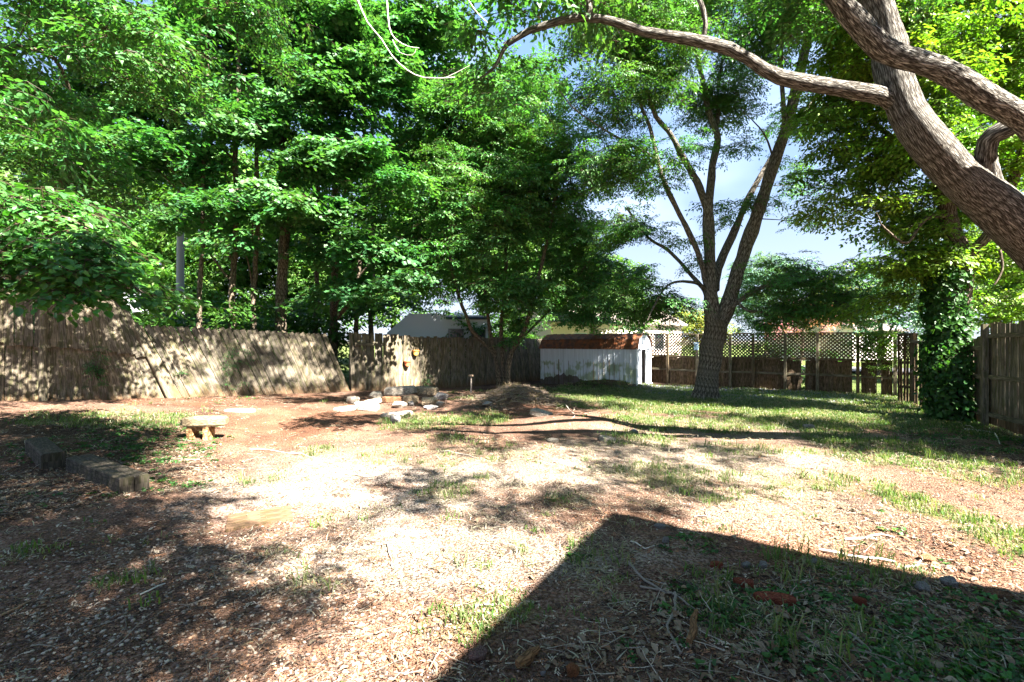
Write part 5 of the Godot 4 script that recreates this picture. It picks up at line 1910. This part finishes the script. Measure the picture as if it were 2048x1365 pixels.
func fire_ring() -> void:
	var pale := Color(0.50, 0.47, 0.42)
	var tan_ := Color(0.40, 0.33, 0.24)
	var gry := Color(0.34, 0.34, 0.36)
	var rust := Color(0.36, 0.20, 0.12)
	var s := "ring_stone"
	stone(s, "long pale slab lying highest at the back of the tumbled ring", 802, 798, 64, 16, pale, 0.5, 0.15, true, 0.05, 0.13)
	stone(s, "rusty red slab under the long pale slab of the ring", 783, 804, 40, 12, rust, 0.6, 0.0, true)
	stone(s, "tan block under the far end of the long pale slab", 822, 805, 34, 14, tan_, 0.8, 0.3, true)
	stone(s, "broad tan slab at the back of the ring beside grey boulder", 852, 796, 52, 16, tan_, 0.6, -0.2, true, -0.06, 0.1)
	stone(s, "dark grey boulder at the back end of the ring", 884, 800, 36, 20, gry, 0.8, 0.2, false)
	stone(s, "round tan boulder in front of the grey boulder", 858, 812, 38, 24, tan_, 0.8, 0.1, false)
	stone(s, "white boulder at the back of the ring beside the long slab", 752, 797, 28, 18, pale, 0.8, 0.0, false)
	stone(s, "tilted white slab propped inside the ring", 746, 809, 40, 10, pale, 0.7, 0.1, true, 0.18, 0.02)
	stone(s, "pointed pale stone at the outer edge of the ring", 706, 808, 28, 20, pale, 0.8, 0.5, false)
	stone(s, "flat pale stone at the low outer end of the ring", 690, 822, 46, 10, pale, 0.6, 0.2, true, 0.1)
	stone(s, "long pale rock lying along the front of the ring", 733, 820, 60, 15, pale * 0.95, 0.5, -0.25, true, -0.08)
	stone(s, "pale rock between the front rocks of the ring", 800, 815, 34, 15, pale, 0.8, 0.4, false)
	stone(s, "long flat white slab at the front of the ring", 795, 832, 66, 9, pale, 0.6, 0.3, true, 0.04)
	stone(s, "grey and white rock alone before the ring", 790, 846, 24, 19, gry * 1.1, 0.8, 0.3, false)
	stone(s, "small blue-grey stone in the ring's weeds", 822, 812, 16, 12, gry, 0.8, 0.3, false)
	stone(s, "white stone low beside the grey boulder", 880, 812, 26, 13, pale, 0.8, 0.2, false)
	stone(s, "mottled stone before the round tan boulder", 862, 820, 34, 12, gry * 1.15, 0.8, 0.0, false)
	stone(s, "thin flat stone lying in the dirt before the ring", 668, 853, 22, 4, tan_, 0.7, 0.0, true)
	stone("paving_slab", "pale flat paving slab sunk in red clay behind the bench", 480, 824, 62, 7, pale * 1.1, 0.5, 0.05, true)
	stone("field_stone", "sunken pale stone at the end of the brush mound", 1082, 832, 46, 12, pale, 0.7, -0.4, true, -0.2)
	stone("field_stone", "grey stone poking from the brush mound", 975, 812, 24, 11, gry, 0.8, 0.2, false)
	stone("field_stone", "pale stone at the foot of the low bank", 1105, 884, 28, 10, pale, 0.8, 0.2, false)
	stone("field_stone", "flat white stone on the low bank", 1215, 882, 36, 10, pale, 0.8, -0.2, true, -0.15)
	stone("field_stone", "blue-grey stone at the edge of the low bank", 1268, 868, 20, 12, gry, 0.8, 0.2, false)
	stone("field_stone", "small grey stone among grass before the gate", 1618, 858, 22, 12, gry, 0.9, 0.2, false)
	# stones and brick lying in the house's shade
	stone("field_stone", "blue-grey stone near the tip of the roof shadow", 1320, 1056, 24, 11, gry, 0.8, -0.4, false)
	stone("field_stone", "dark pointed stone among weeds in the roof shadow", 1331, 1086, 16, 16, gry, 0.8, 0.3, false)
	stone("field_stone", "grey stone beside another in the roof shadow", 1494, 1136, 20, 15, gry, 0.8, 0.3, false)
	stone("field_stone", "pale grey stone leaning by the broken brick", 1527, 1136, 20, 16, gry, 0.8, -0.3, false)
	stone("field_stone", "small grey stone near the shadow's straight edge", 1628, 1128, 18, 14, gry, 0.8, 0.3, false)
	stone("field_stone", "dark round stone astride the roof shadow's edge", 1900, 1172, 36, 22, gry, 0.8, 0.0, false)
	stone("field_stone", "grey angular stone just inside the roof shadow", 1846, 1180, 36, 18, gry, 0.8, 0.5, false)
	stone("field_stone", "purple-red stone beside the straw tuft", 955, 1318, 42, 26, Color(0.26, 0.17, 0.16), 0.8, 0.2, false)
	stone("field_stone", "orange-brown stone standing among ivy leaves", 1146, 1352, 28, 32, Color(0.34, 0.16, 0.08), 0.8, 0.0, false)
	stone("field_stone", "orange stone lying in the sunlit dirt", 1856, 1124, 32, 16, Color(0.42, 0.24, 0.14), 0.8, 0.2, false)
	stone("field_stone", "brown flat stone beside the tall grass", 1995, 1192, 50, 14, Color(0.24, 0.13, 0.08), 0.7, -0.3, true)
	stone("field_stone", "small bluish pebble-stone near the orange-brown stone", 1087, 1352, 12, 12, Color(0.4, 0.42, 0.46), 0.8, 0.2, false)
	for e in [[1552, 1204, 84, 16, -0.28, "long red brick fragment lying in weeds"], [1487, 1172, 44, 14, -0.3, "short red brick fragment beside the long one"], [1434, 1136, 28, 11, -0.1, "small red brick chip in the roof shadow"], [1720, 1210, 26, 9, -0.5, "thin red brick sliver beside a green leaf"]]:
		var g := GP(e[0], e[1])
		var w: float = e[2] / F * -g.z
		var mb := MB.new()
		var o := obj("brick", slab_mesh(int(e[0]), Color(0.36, 0.105, 0.065)), M.rock)
		o.transform = Transform3D(yaw_basis(e[4]).scaled_local(Vector3(w, 0.05, minf(0.1, w * 0.5))), g + Vector3(0, -0.012, 0))
		tag(o, e[5], "brick", "red brick pieces in the roof shadow")


func timber(label: String, p0: Vector3, p1: Vector3, w: float, h: float) -> void:
	var o := thing("landscape_timber", label, "timber", p0)
	var up := Vector3(0, h * 0.45, 0)
	var body := bar(o, "beam", p0 + up, p1 + up, h, w, M.tie, Vector3.UP)


func yard_things() -> void:
	timber("short dark timber block lying beside the ivy patch", GP(72, 905), GP(106, 938), 0.21, 0.20)
	var a := GP(158, 938)
	var b := GP(268, 984)
	var o := thing("landscape_timber", "longer dark timber pair lying before the bench", "timber", a)
	var side := (b - a).cross(Vector3.UP).normalized()
	for k in 2:
		var sh := side * (0.062 if k == 0 else -0.062) + Vector3(0, 0.075, 0)
		bar(o, "beam", a + sh, b + sh + (b - a).normalized() * 0.02 * k, 0.165, 0.118, M.tie, Vector3.UP)
	# stone bench
	var g := GP(404, 877)
	var d := -g.z
	var bench := thing("stone_bench", "low rustic bench with rough mossy slab on squat tan supports", "bench", g)
	var k := d / F
	var tan_ := Color(0.42, 0.27, 0.14)
	var top := obj("seat", slab_mesh(404, Color(0.36, 0.30, 0.20)), M.rock, bench)
	top.transform = Transform3D(yaw_basis(0.12).scaled_local(Vector3(100 * k, 17 * k, 0.32)), Vector3(6 * k, 26 * k, 0))
	for sx in [-17.0, 15.0]:
		var lg := MB.new()
		lg.box(Transform3D(Basis(Vector3.UP, 0.1), Vector3(sx * k, 12 * k, 0.02)), Vector3(9 * k, 28 * k, 0.22), tan_)
		obj("leg", lg.mesh(), M.rock, bench)
	var ap := MB.new()
	ap.box(Transform3D(Basis(Vector3.UP, 0.1), Vector3(-1 * k, 21 * k, 0.0)), Vector3(24 * k, 9 * k, 0.18), tan_)
	obj("brace", ap.mesh(), M.rock, bench)
	# loose square board on the ground
	var q := GP(520, 1040)
	var brd := thing("loose_board", "worn square of brown wood lying flat on the dirt", "board", q)
	var wm := mat(lin(0.32, 0.21, 0.145), 0.9)
	wm.albedo_texture = (M.post as StandardMaterial3D).albedo_texture
	wm.uv1_scale = Vector3(2, 1, 1)
	for j in 3:
		var mb := MB.new()
		mb.box(Transform3D(Basis(Vector3.UP, 0.5), Basis(Vector3.UP, 0.5) * Vector3(0, 0.014, (j - 1) * 0.125)), Vector3(0.50, 0.026, 0.123))
		obj("plank", mb.mesh(), wm, brd)
	# capped pipe standing by the brush mound
	var pg := GP(942, 786)
	var pipe := thing("capped_pipe", "short rusty pipe with a flat cap standing by the mound", "pipe", pg)
	var pk := -pg.z / F
	var pm := MB.new()
	pm.tube(PackedVector3Array([Vector3(0, -0.1, 0), Vector3(0, 34 * pk, 0)]), PackedFloat32Array([0.028, 0.025]), 10, Color.WHITE, 0.0, true)
	obj("pipe", pm.mesh(), mat(lin(0.24, 0.20, 0.17), 0.8), pipe)
	var cm := MB.new()
	cm.tube(PackedVector3Array([Vector3(0, 33 * pk, 0), Vector3(0, 36 * pk, 0)]), PackedFloat32Array([0.085, 0.075]), 14, Color.WHITE, 0.0, true)
	obj("cap", cm.mesh(), mat(lin(0.28, 0.2, 0.14), 0.8), pipe)
	# wall pots
	for e in [[808, 728, "terracotta half pot hanging lower on the board fence", lin(0.42, 0.115, 0.05), "soil"], [824, 706, "yellow and orange pot hanging higher on the board fence", lin(0.62, 0.40, 0.08), "plant"]]:
		var tt: float = 9.60 if e[0] == 808 else 9.93
		var p := on_fence(tt) + FNRM * 0.12
		p.y = EYE - (e[1] - 682.5) / F * -p.z
		var pot := thing("hanging_pot", e[2], "pot", p, "pots on the board fence")
		var m := MB.new()
		var prof := [[0.0, 0.02], [0.02, 0.075], [0.14, 0.112], [0.15, 0.128], [0.185, 0.13], [0.187, 0.115], [0.15, 0.105]]
		var pts := PackedVector3Array()
		var rad := PackedFloat32Array()
		for z in prof:
			pts.append(Vector3(0, z[0] - 0.09, 0))
			rad.append(z[1])
		m.tube(pts, rad, 16, Color.WHITE)
		obj("bowl", m.mesh(), mat(e[3], 0.7), pot)
		var rm := MB.new()
		rm.tube(PackedVector3Array([Vector3(0, 0.062, 0), Vector3(0, 0.09, 0)]), PackedFloat32Array([0.134, 0.134]), 16, Color.WHITE)
		obj("rim", rm.mesh(), mat(lin(0.40, 0.11, 0.05), 0.7), pot)
		var so := MB.new()
		so.tube(PackedVector3Array([Vector3(0, 0.05, 0), Vector3(0, 0.065, 0)]), PackedFloat32Array([0.11, 0.10]), 12, Color.WHITE, 0.0, true)
		obj("soil", so.mesh(), mat(lin(0.06, 0.045, 0.03), 0.95), pot)
	# pale blue box on the post beside the oak
	var bx := on_back(1.75) + BNRM * 0.18
	bx.y = EYE - (694 - 682.5) / F * -bx.z
	var nb := thing("nest_box", "small pale blue box fixed to a fence post by the oak", "box", bx)
	var nbm := MB.new()
	nbm.box(Transform3D(Basis(BDIR, Vector3.UP, BDIR.cross(Vector3.UP)), Vector3.ZERO), Vector3(0.14, 0.26, 0.14))
	obj("box", nbm.mesh(), mat(lin(0.32, 0.48, 0.62), 0.7), nb)
	var nrf := MB.new()
	nrf.box(Transform3D(Basis(BDIR, Vector3.UP, BDIR.cross(Vector3.UP)) * Basis(Vector3.RIGHT, 0.2), Vector3(0, 0.15, 0)), Vector3(0.18, 0.02, 0.2))
	obj("lid", nrf.mesh(), mat(lin(0.4, 0.5, 0.6), 0.7), nb)
	# sticks: [points in the picture..., radius m, label, colour]
	var grey_ := lin(0.18, 0.15, 0.125)
	var brown := lin(0.22, 0.14, 0.085)
	var pale := lin(0.50, 0.45, 0.38)
	var sticks := [
		[[[774, 1090], [778, 1108], [783, 1120], [784, 1138]], 0.006, "thin crooked twig lying on the bright gravel", grey_],
		[[[798, 1102], [826, 1089]], 0.004, "tiny straight twig beside the crooked twig", grey_],
		[[[1037, 1112], [1044, 1085]], 0.005, "short dark twig on bright sand before the shadow", grey_],
		[[[950, 1216], [1000, 1216], [1040, 1230]], 0.008, "dark twig crossing the left edge of the straw", grey_],
		[[[880, 906], [930, 912], [955, 920]], 0.012, "forked dark branch lying on the clay patch", grey_],
		[[[690, 950], [730, 957], [760, 955]], 0.008, "slender branch lying on the pale sand", grey_],
		[[[1388, 1036], [1414, 1034], [1411, 1020]], 0.006, "bent twig just outside the roof shadow", grey_],
		[[[1255, 1130], [1290, 1165], [1330, 1190], [1360, 1194]], 0.009, "crooked dark branch running through the shaded weeds", grey_],
		[[[1280, 1177], [1340, 1188], [1400, 1230]], 0.008, "thin branch crossing another in the shaded weeds", grey_],
		[[[1350, 1190], [1352, 1220], [1334, 1256], [1362, 1312]], 0.010, "kinked grey branch lying below the broken bark", grey_],
		[[[1410, 1080], [1420, 1090], [1398, 1100]], 0.008, "brown curved twig in the roof shadow", brown],
		[[[1262, 1085], [1290, 1100], [1310, 1094]], 0.006, "pale thin twig among shaded weeds", pale],
		[[[1690, 1082], [1730, 1080], [1760, 1072], [1790, 1078]], 0.009, "bleached stick lying in the sunlit dirt", pale],
		[[[1640, 1104], [1700, 1116], [1790, 1128]], 0.012, "bleached flat stick along the shadow's edge", pale],
		[[[1808, 1140], [1836, 1134], [1842, 1122]], 0.008, "forked bleached twig near the orange stone", pale],
		[[[1600, 1275], [1640, 1300], [1680, 1320]], 0.009, "grey stick sloping through dead leaves", grey_],
		[[[1700, 1270], [1740, 1305], [1790, 1362]], 0.008, "long thin stick in the darkest weeds", grey_],
		[[[1960, 1305], [2010, 1316], [2047, 1324]], 0.007, "straight twig at the ivy's edge", grey_],
		[[[1790, 1300], [1806, 1335], [1800, 1362]], 0.010, "dark crooked stick among ivy leaves", grey_],
		[[[1930, 860], [1990, 868], [2000, 890]], 0.012, "curved pale fallen branch before the side fence", pale],
		[[[1882, 832], [1930, 852], [1960, 870]], 0.008, "straight pale fallen branch below the ivy tree", pale],
		[[[280, 1192], [330, 1170]], 0.006, "straw-coloured twig lying on the gravel", pale],
		[[[0, 1236], [30, 1222], [60, 1206]], 0.008, "brown stick at the edge of the gravel", brown],
		[[[500, 900], [560, 905], [620, 916]], 0.006, "thin pale stick beside the bench's clearing", pale],
		[[[1130, 815], [1150, 830], [1140, 852]], 0.007, "pale curved twig on the brush mound's flank", pale],
	]
	for s in sticks:
		var pts := PackedVector3Array()
		var rad := PackedFloat32Array()
		var base := GP(s[0][0][0], s[0][0][1])
		var prev := base
		for j in s[0].size():
			var p := GP(s[0][j][0], s[0][j][1])
			if j > 0:
				for z in [0.33, 0.66]:
					var m := prev.lerp(p, z) + Vector3(rng.randf_range(-1, 1), rng.randf_range(0, 1), rng.randf_range(-1, 1)) * prev.distance_to(p) * 0.05
					pts.append(m - base + Vector3(0, s[1] * 1.2, 0))
			pts.append(p - base + Vector3(0, s[1] * 1.2, 0))
			prev = p
		for j in pts.size():
			rad.append(lerpf(s[1], s[1] * 0.5, float(j) / pts.size()))
		var m := MB.new()
		m.tube(pts, rad, 6, Color.WHITE, 0.0, true)
		var so := obj("fallen_stick", m.mesh(), mat(s[3], 0.9), null, Transform3D(Basis(), base))
		tag(so, s[2], "stick", "sticks lying about the yard")
	# rotten log pieces
	for e in [[[1035, 1342], [1078, 1312], 0.028, "short split piece of yellow-brown rotten branch"], [[1378, 1292], [1394, 1232], 0.022, "ragged reddish piece of broken bark standing in weeds"]]:
		var p := GP(e[0][0], e[0][1])
		var q2 := GP(e[1][0], e[1][1])
		var m := MB.new()
		m.tube(PackedVector3Array([Vector3(0, e[2], 0), (q2 - p) * 0.3 + Vector3(0.01, e[2] * 1.2, 0), (q2 - p) * 0.7 + Vector3(-0.01, e[2] * 1.1, 0), (q2 - p) + Vector3(0, e[2] * 1.3, 0)]), PackedFloat32Array([e[2] * 0.7, e[2], e[2] * 0.85, e[2] * 0.4]), 9, Color.WHITE, 0.25, true)
		var bm := mat(lin(0.26, 0.15, 0.075), 0.95)
		bm.albedo_texture = (M.bark_oak as StandardMaterial3D).albedo_texture
		var lo := obj("rotten_log", m.mesh(), bm, null, Transform3D(Basis(), p))
		tag(lo, e[3], "log")


func brush_mound() -> void:
	var o := thing("brush_pile", "low mound of dead twigs, straw and leaves past the stone ring", "brush pile", G(0.15, 12.2))
	var tw := [twig_mesh(31, true), twig_mesh(32, false)]
	var lv := [litter_leaf(33, true), litter_leaf(34, false)]
	var st := [tuft(14, 0.2, 0.10, 1.0, 35, Color(0.22, 0.16, 0.10), Color(0.36, 0.29, 0.19), 0.6)]
	var plan := [[tw, 800, 0.15, 0.6, Color(0.22, 0.17, 0.13), "twigs"], [lv, 700, 0.05, 0.1, Color(0.20, 0.13, 0.08), "leaves"], [st, 260, 0.6, 1.2, Color(1, 1, 1), "straw"]]
	for e in plan:
		for m: Mesh in e[0]:
			var w := []
			var c := PackedColorArray()
			for k in e[1] / e[0].size():
				var x := 0.15 + rng.randfn() * 0.5
				var d := 12.2 + rng.randfn() * 0.6
				var s := rng.randf_range(e[2], e[3])
				var bs := yaw_basis(rng.randf() * TAU) * Basis(Vector3(1, 0, 0), rng.randf_range(-0.6, 0.6))
				w.append(Transform3D(bs.scaled(Vector3(s, s, s)), G(x, d) - o.position + Vector3(0, rng.randf_range(0.0, 0.09), 0)))
				c.append(e[4] * rng.randf_range(0.6, 1.3))
			many(e[5], m, w, c, o)


func fence_plants() -> void:
	for e in [[1.55, 0.75, 0.30, 30, "dark leafy plant growing out of the patched fence boards"], [4.35, 1.0, 0.36, 34, "vine trailing down the sunlit leaning fence"], [4.75, 1.5, 0.22, 16, "vine sprig hanging over the leaning fence top"], [10.35, 0.22, 0.18, 14, "small bright green sapling at the upright fence foot"], [3.25, 0.75, 0.08, 4, "tiny sprig sprouting from the leaning fence"]]:
		var lean := 0.35 if e[0] > 3.0 and e[0] < 7.0 else 0.05
		var up := Vector3.UP * cos(lean) - FNRM * sin(lean)
		var c: Vector3 = on_fence(e[0]) + up * e[1] + FNRM * 0.12
		var o := thing("wall_plant", e[4], "plant", c)
		var w := []
		var tin := PackedColorArray()
		var st := MB.new()
		for k in e[3]:
			var p: Vector3 = (FDIR * rng.randfn() * 0.5 + up * rng.randfn() * (1.0 if e[0] > 4.0 else 0.6)) * e[2] + FNRM * rng.randf_range(-0.03, 0.14)
			var bs := yaw_basis(atan2(FNRM.x, FNRM.z) + rng.randf_range(-1.2, 1.2)) * Basis(Vector3.RIGHT, rng.randf_range(0.1, 1.0))
			var s := rng.randf_range(0.28, 0.5)
			w.append(Transform3D(bs.scaled(Vector3(s, s, s)), p))
			tin.append(Color(0.9, 0.95, 0.9) * rng.randf_range(0.7, 1.15))
			st.tube(PackedVector3Array([Vector3(0, -e[2], -0.02), p * 0.5 + Vector3(0, 0.02, 0), p]), PackedFloat32Array([0.006, 0.004, 0.002]), 3)
		many("leaves", sprays.oval[0], w, tin, o)
		obj("stem", st.mesh(), M.bark_far, o)
	# vine spilling over the corner of the lattice fence
	var v := thing("lattice_vine", "bright green vine spilling over the lattice fence's end", "vine", on_back(7.7))
	var w2 := []
	var t2 := PackedColorArray()
	for k in 120:
		var p := BDIR * rng.randfn() * 0.45 + Vector3(0, 1.75 + rng.randfn() * 0.42, 0) + BNRM * rng.randf_range(0.05, 0.4)
		var bs := yaw_basis(rng.randf() * TAU) * Basis(Vector3.RIGHT, rng.randf_range(0.0, 0.9))
		var s := rng.randf_range(0.5, 0.85)
		w2.append(Transform3D(bs.scaled(Vector3(s, s, s)), p))
		t2.append(Color.WHITE * rng.randf_range(0.75, 1.2))
	many("leaves", sprays.lime[0], w2, t2, v)
	var vs := MB.new()
	for k in 5:
		vs.tube(PackedVector3Array([BDIR * (k * 0.15 - 0.3), BDIR * (k * 0.2 - 0.4) + Vector3(0, 0.9, 0) + BNRM * 0.1, BDIR * (k * 0.25 - 0.5) + Vector3(0, 1.9, 0) + BNRM * 0.15]), PackedFloat32Array([0.012, 0.01, 0.005]), 4)
	obj("stem", vs.mesh(), M.bark_far, v)
	# bushes at the side fence's foot and by the leaning tree's root
	for e in [[1985, 838, 0.32, "dark low bush at the side fence's foot"], [2042, 800, 0.40, "light green bush beside the leaning tree's root"]]:
		var g := GP(e[0], e[1])
		var o := thing("bush", e[3], "bush", g)
		var w := []
		var tin := PackedColorArray()
		var st := MB.new()
		for k in 60:
			var p: Vector3 = Vector3(rng.randfn() * 0.5, absf(rng.randfn()) * 0.6, rng.randfn() * 0.5) * e[2] * 1.2
			var bs := yaw_basis(rng.randf() * TAU) * Basis(Vector3.RIGHT, rng.randf_range(-0.3, 0.6))
			var s := rng.randf_range(0.4, 0.7)
			w.append(Transform3D(bs.scaled(Vector3(s, s, s)), p))
			tin.append(Color.WHITE * rng.randf_range(0.7, 1.2))
			st.tube(PackedVector3Array([Vector3.ZERO, p * 0.6, p]), PackedFloat32Array([0.006, 0.004, 0.002]), 3)
		many("leaves", sprays.oval[1] if e[0] < 2000 else sprays.lime[0], w, tin, o)
		obj("stem", st.mesh(), M.bark_far, o)


func ground_cover() -> void:
	var g1 := Color(0.055, 0.13, 0.025)
	var g2 := Color(0.16, 0.21, 0.06)
	var dryc := Color(0.36, 0.31, 0.20)
	var short_ := [tuft(14, 0.07, 0.07, 0.9, 1, g1, g2), tuft(12, 0.055, 0.08, 1.1, 2, g1, g2), tuft(16, 0.05, 0.09, 1.2, 3, g1.lerp(g2, 0.4), dryc)]
	var tall := [tuft(18, 0.22, 0.06, 0.8, 4, g1, g2), tuft(16, 0.18, 0.05, 1.0, 5, g1, g2.lerp(dryc, 0.4))]
	var pale := Color(0.40, 0.36, 0.29)
	var straw := [tuft(14, 0.10, 0.10, 1.3, 6, dryc, pale, 0.22), tuft(12, 0.08, 0.10, 1.3, 7, dryc * 0.8, pale, 0.18)]
	var wide := func() -> Color: return Color.WHITE * rng.randf_range(0.7, 1.25)
	scatter("grass", "short patchy grass of the thin lawn", "grass", short_, 48800, {"grass": 0.36, "straw": 0.012, "all": 0.003}, 1.75, 21.0, 0.7, 1.4, 0.25, wide, 0.0, 0.45, 0.03)
	scatter("lawn_grass", "patchy green grass of the far lawn before the fences", "grass", short_, 36600, {"grass": 0.75}, 7.5, 20.0, 0.8, 1.5, 0.25, wide, 0.0, 0.3, 0.03)
	scatter("tall_grass", "tall grass clumps beside the sunlit dirt", "grass", tall, 6100, {"grass": 0.25}, 1.75, 14.0, 0.6, 1.2, 0.3, wide, 0.0, 0.7)
	scatter("straw", "dry straw and dead grass lying over the sand", "straw", straw, 24400, {"straw": 0.6, "grass": 0.3, "litter": 0.12, "all": 0.03}, 1.75, 18.0, 0.6, 1.3, 0.5, wide, 0.0, 0.6)
	scatter("ground_ivy", "low green ivy and weeds creeping over the ground", "ivy", sprays.ivy, 26840, {"ivy": 0.9, "litter": 0.03}, 1.75, 13.0, 0.14, 0.42, 0.3, wide, 0.05, 0.75)
	# pebbles
	var pebs := []
	for k in 6:
		pebs.append(stone_mesh(200 + k, Vector3(1.0, rng.randf_range(0.4, 0.62), rng.randf_range(0.6, 0.9)), 0.15, 5, Color.WHITE))
		(pebs[k] as ArrayMesh).surface_set_material(0, M.pebble)
	var pcol := func() -> Color:
		var r := rng.randf()
		var c := Color(0.46, 0.40, 0.34)
		if r < 0.25:
			c = Color(0.34, 0.24, 0.17)
		elif r < 0.4:
			c = Color(0.24, 0.22, 0.21)
		elif r < 0.7:
			c = Color(0.56, 0.51, 0.45)
		return c * Color(1.08, 0.97, 0.86) * rng.randf_range(0.5, 0.95)
	scatter("gravel", "rounded pale river pebbles pressed into the dirt", "gravel", pebs, 31720, {"gravel": 0.6, "all": 0.02}, 1.75, 6.0, 0.008, 0.027, 0.35, pcol, 0.12, 1.0)
	var gcol := func() -> Color: return Color(0.20, 0.21, 0.23) * rng.randf_range(0.5, 1.5)
	scatter("grey_gravel", "dark grey crushed gravel along the lattice fence", "gravel", pebs, 48800, {"grey": 1.0}, 11.0, 20.5, 0.03, 0.08, 0.6, gcol, 0.2, 0.0)
	# crumbs, chips and needles
	var chips := [chip_mesh(1), chip_mesh(2), chip_mesh(3)]
	var ccol := func() -> Color:
		var r := rng.randf()
		var c := Color(0.14, 0.085, 0.055)
		if r < 0.08:
			c = Color(0.40, 0.33, 0.25)
		elif r < 0.45:
			c = Color(0.07, 0.05, 0.04)
		elif r < 0.6:
			c = Color(0.25, 0.13, 0.075)
		return c * rng.randf_range(0.7, 1.3)
	scatter("debris", "crumbled bark and soil bits over the yard", "debris", chips, 61000, {"litter": 0.6, "gravel": 0.25, "clay": 0.3, "all": 0.32}, 1.75, 13.0, 0.012, 0.03, 0.3, ccol, 0.1, 0.85)
	var leaves := [litter_leaf(1, true), litter_leaf(2, false), litter_leaf(3, true), litter_leaf(4, false)]
	var lcol := func() -> Color:
		var c := Color(0.19, 0.115, 0.065).lerp(Color(0.30, 0.24, 0.17), rng.randf())
		return c * rng.randf_range(0.4, 0.8)
	scatter("leaf_litter", "curled brown dead leaves scattered in the shade", "leaves", leaves, 36600, {"litter": 0.9, "ivy": 0.25, "grass": 0.04, "all": 0.02}, 1.75, 16.0, 0.025, 0.068, 0.5, lcol, 0.12, 0.8)
	var twigs := [twig_mesh(1, false), twig_mesh(2, true), twig_mesh(3, false), twig_mesh(4, true)]
	var tcol := func() -> Color: return Color(0.15, 0.115, 0.085).lerp(Color(0.36, 0.31, 0.25), rng.randf()) * rng.randf_range(0.6, 1.1)
	scatter("twig_litter", "small dry twigs strewn over the ground", "twigs", twigs, 8540, {"litter": 0.7, "all": 0.18}, 1.75, 13.0, 0.06, 0.26, 0.08, tcol, 0.0, 0.9)
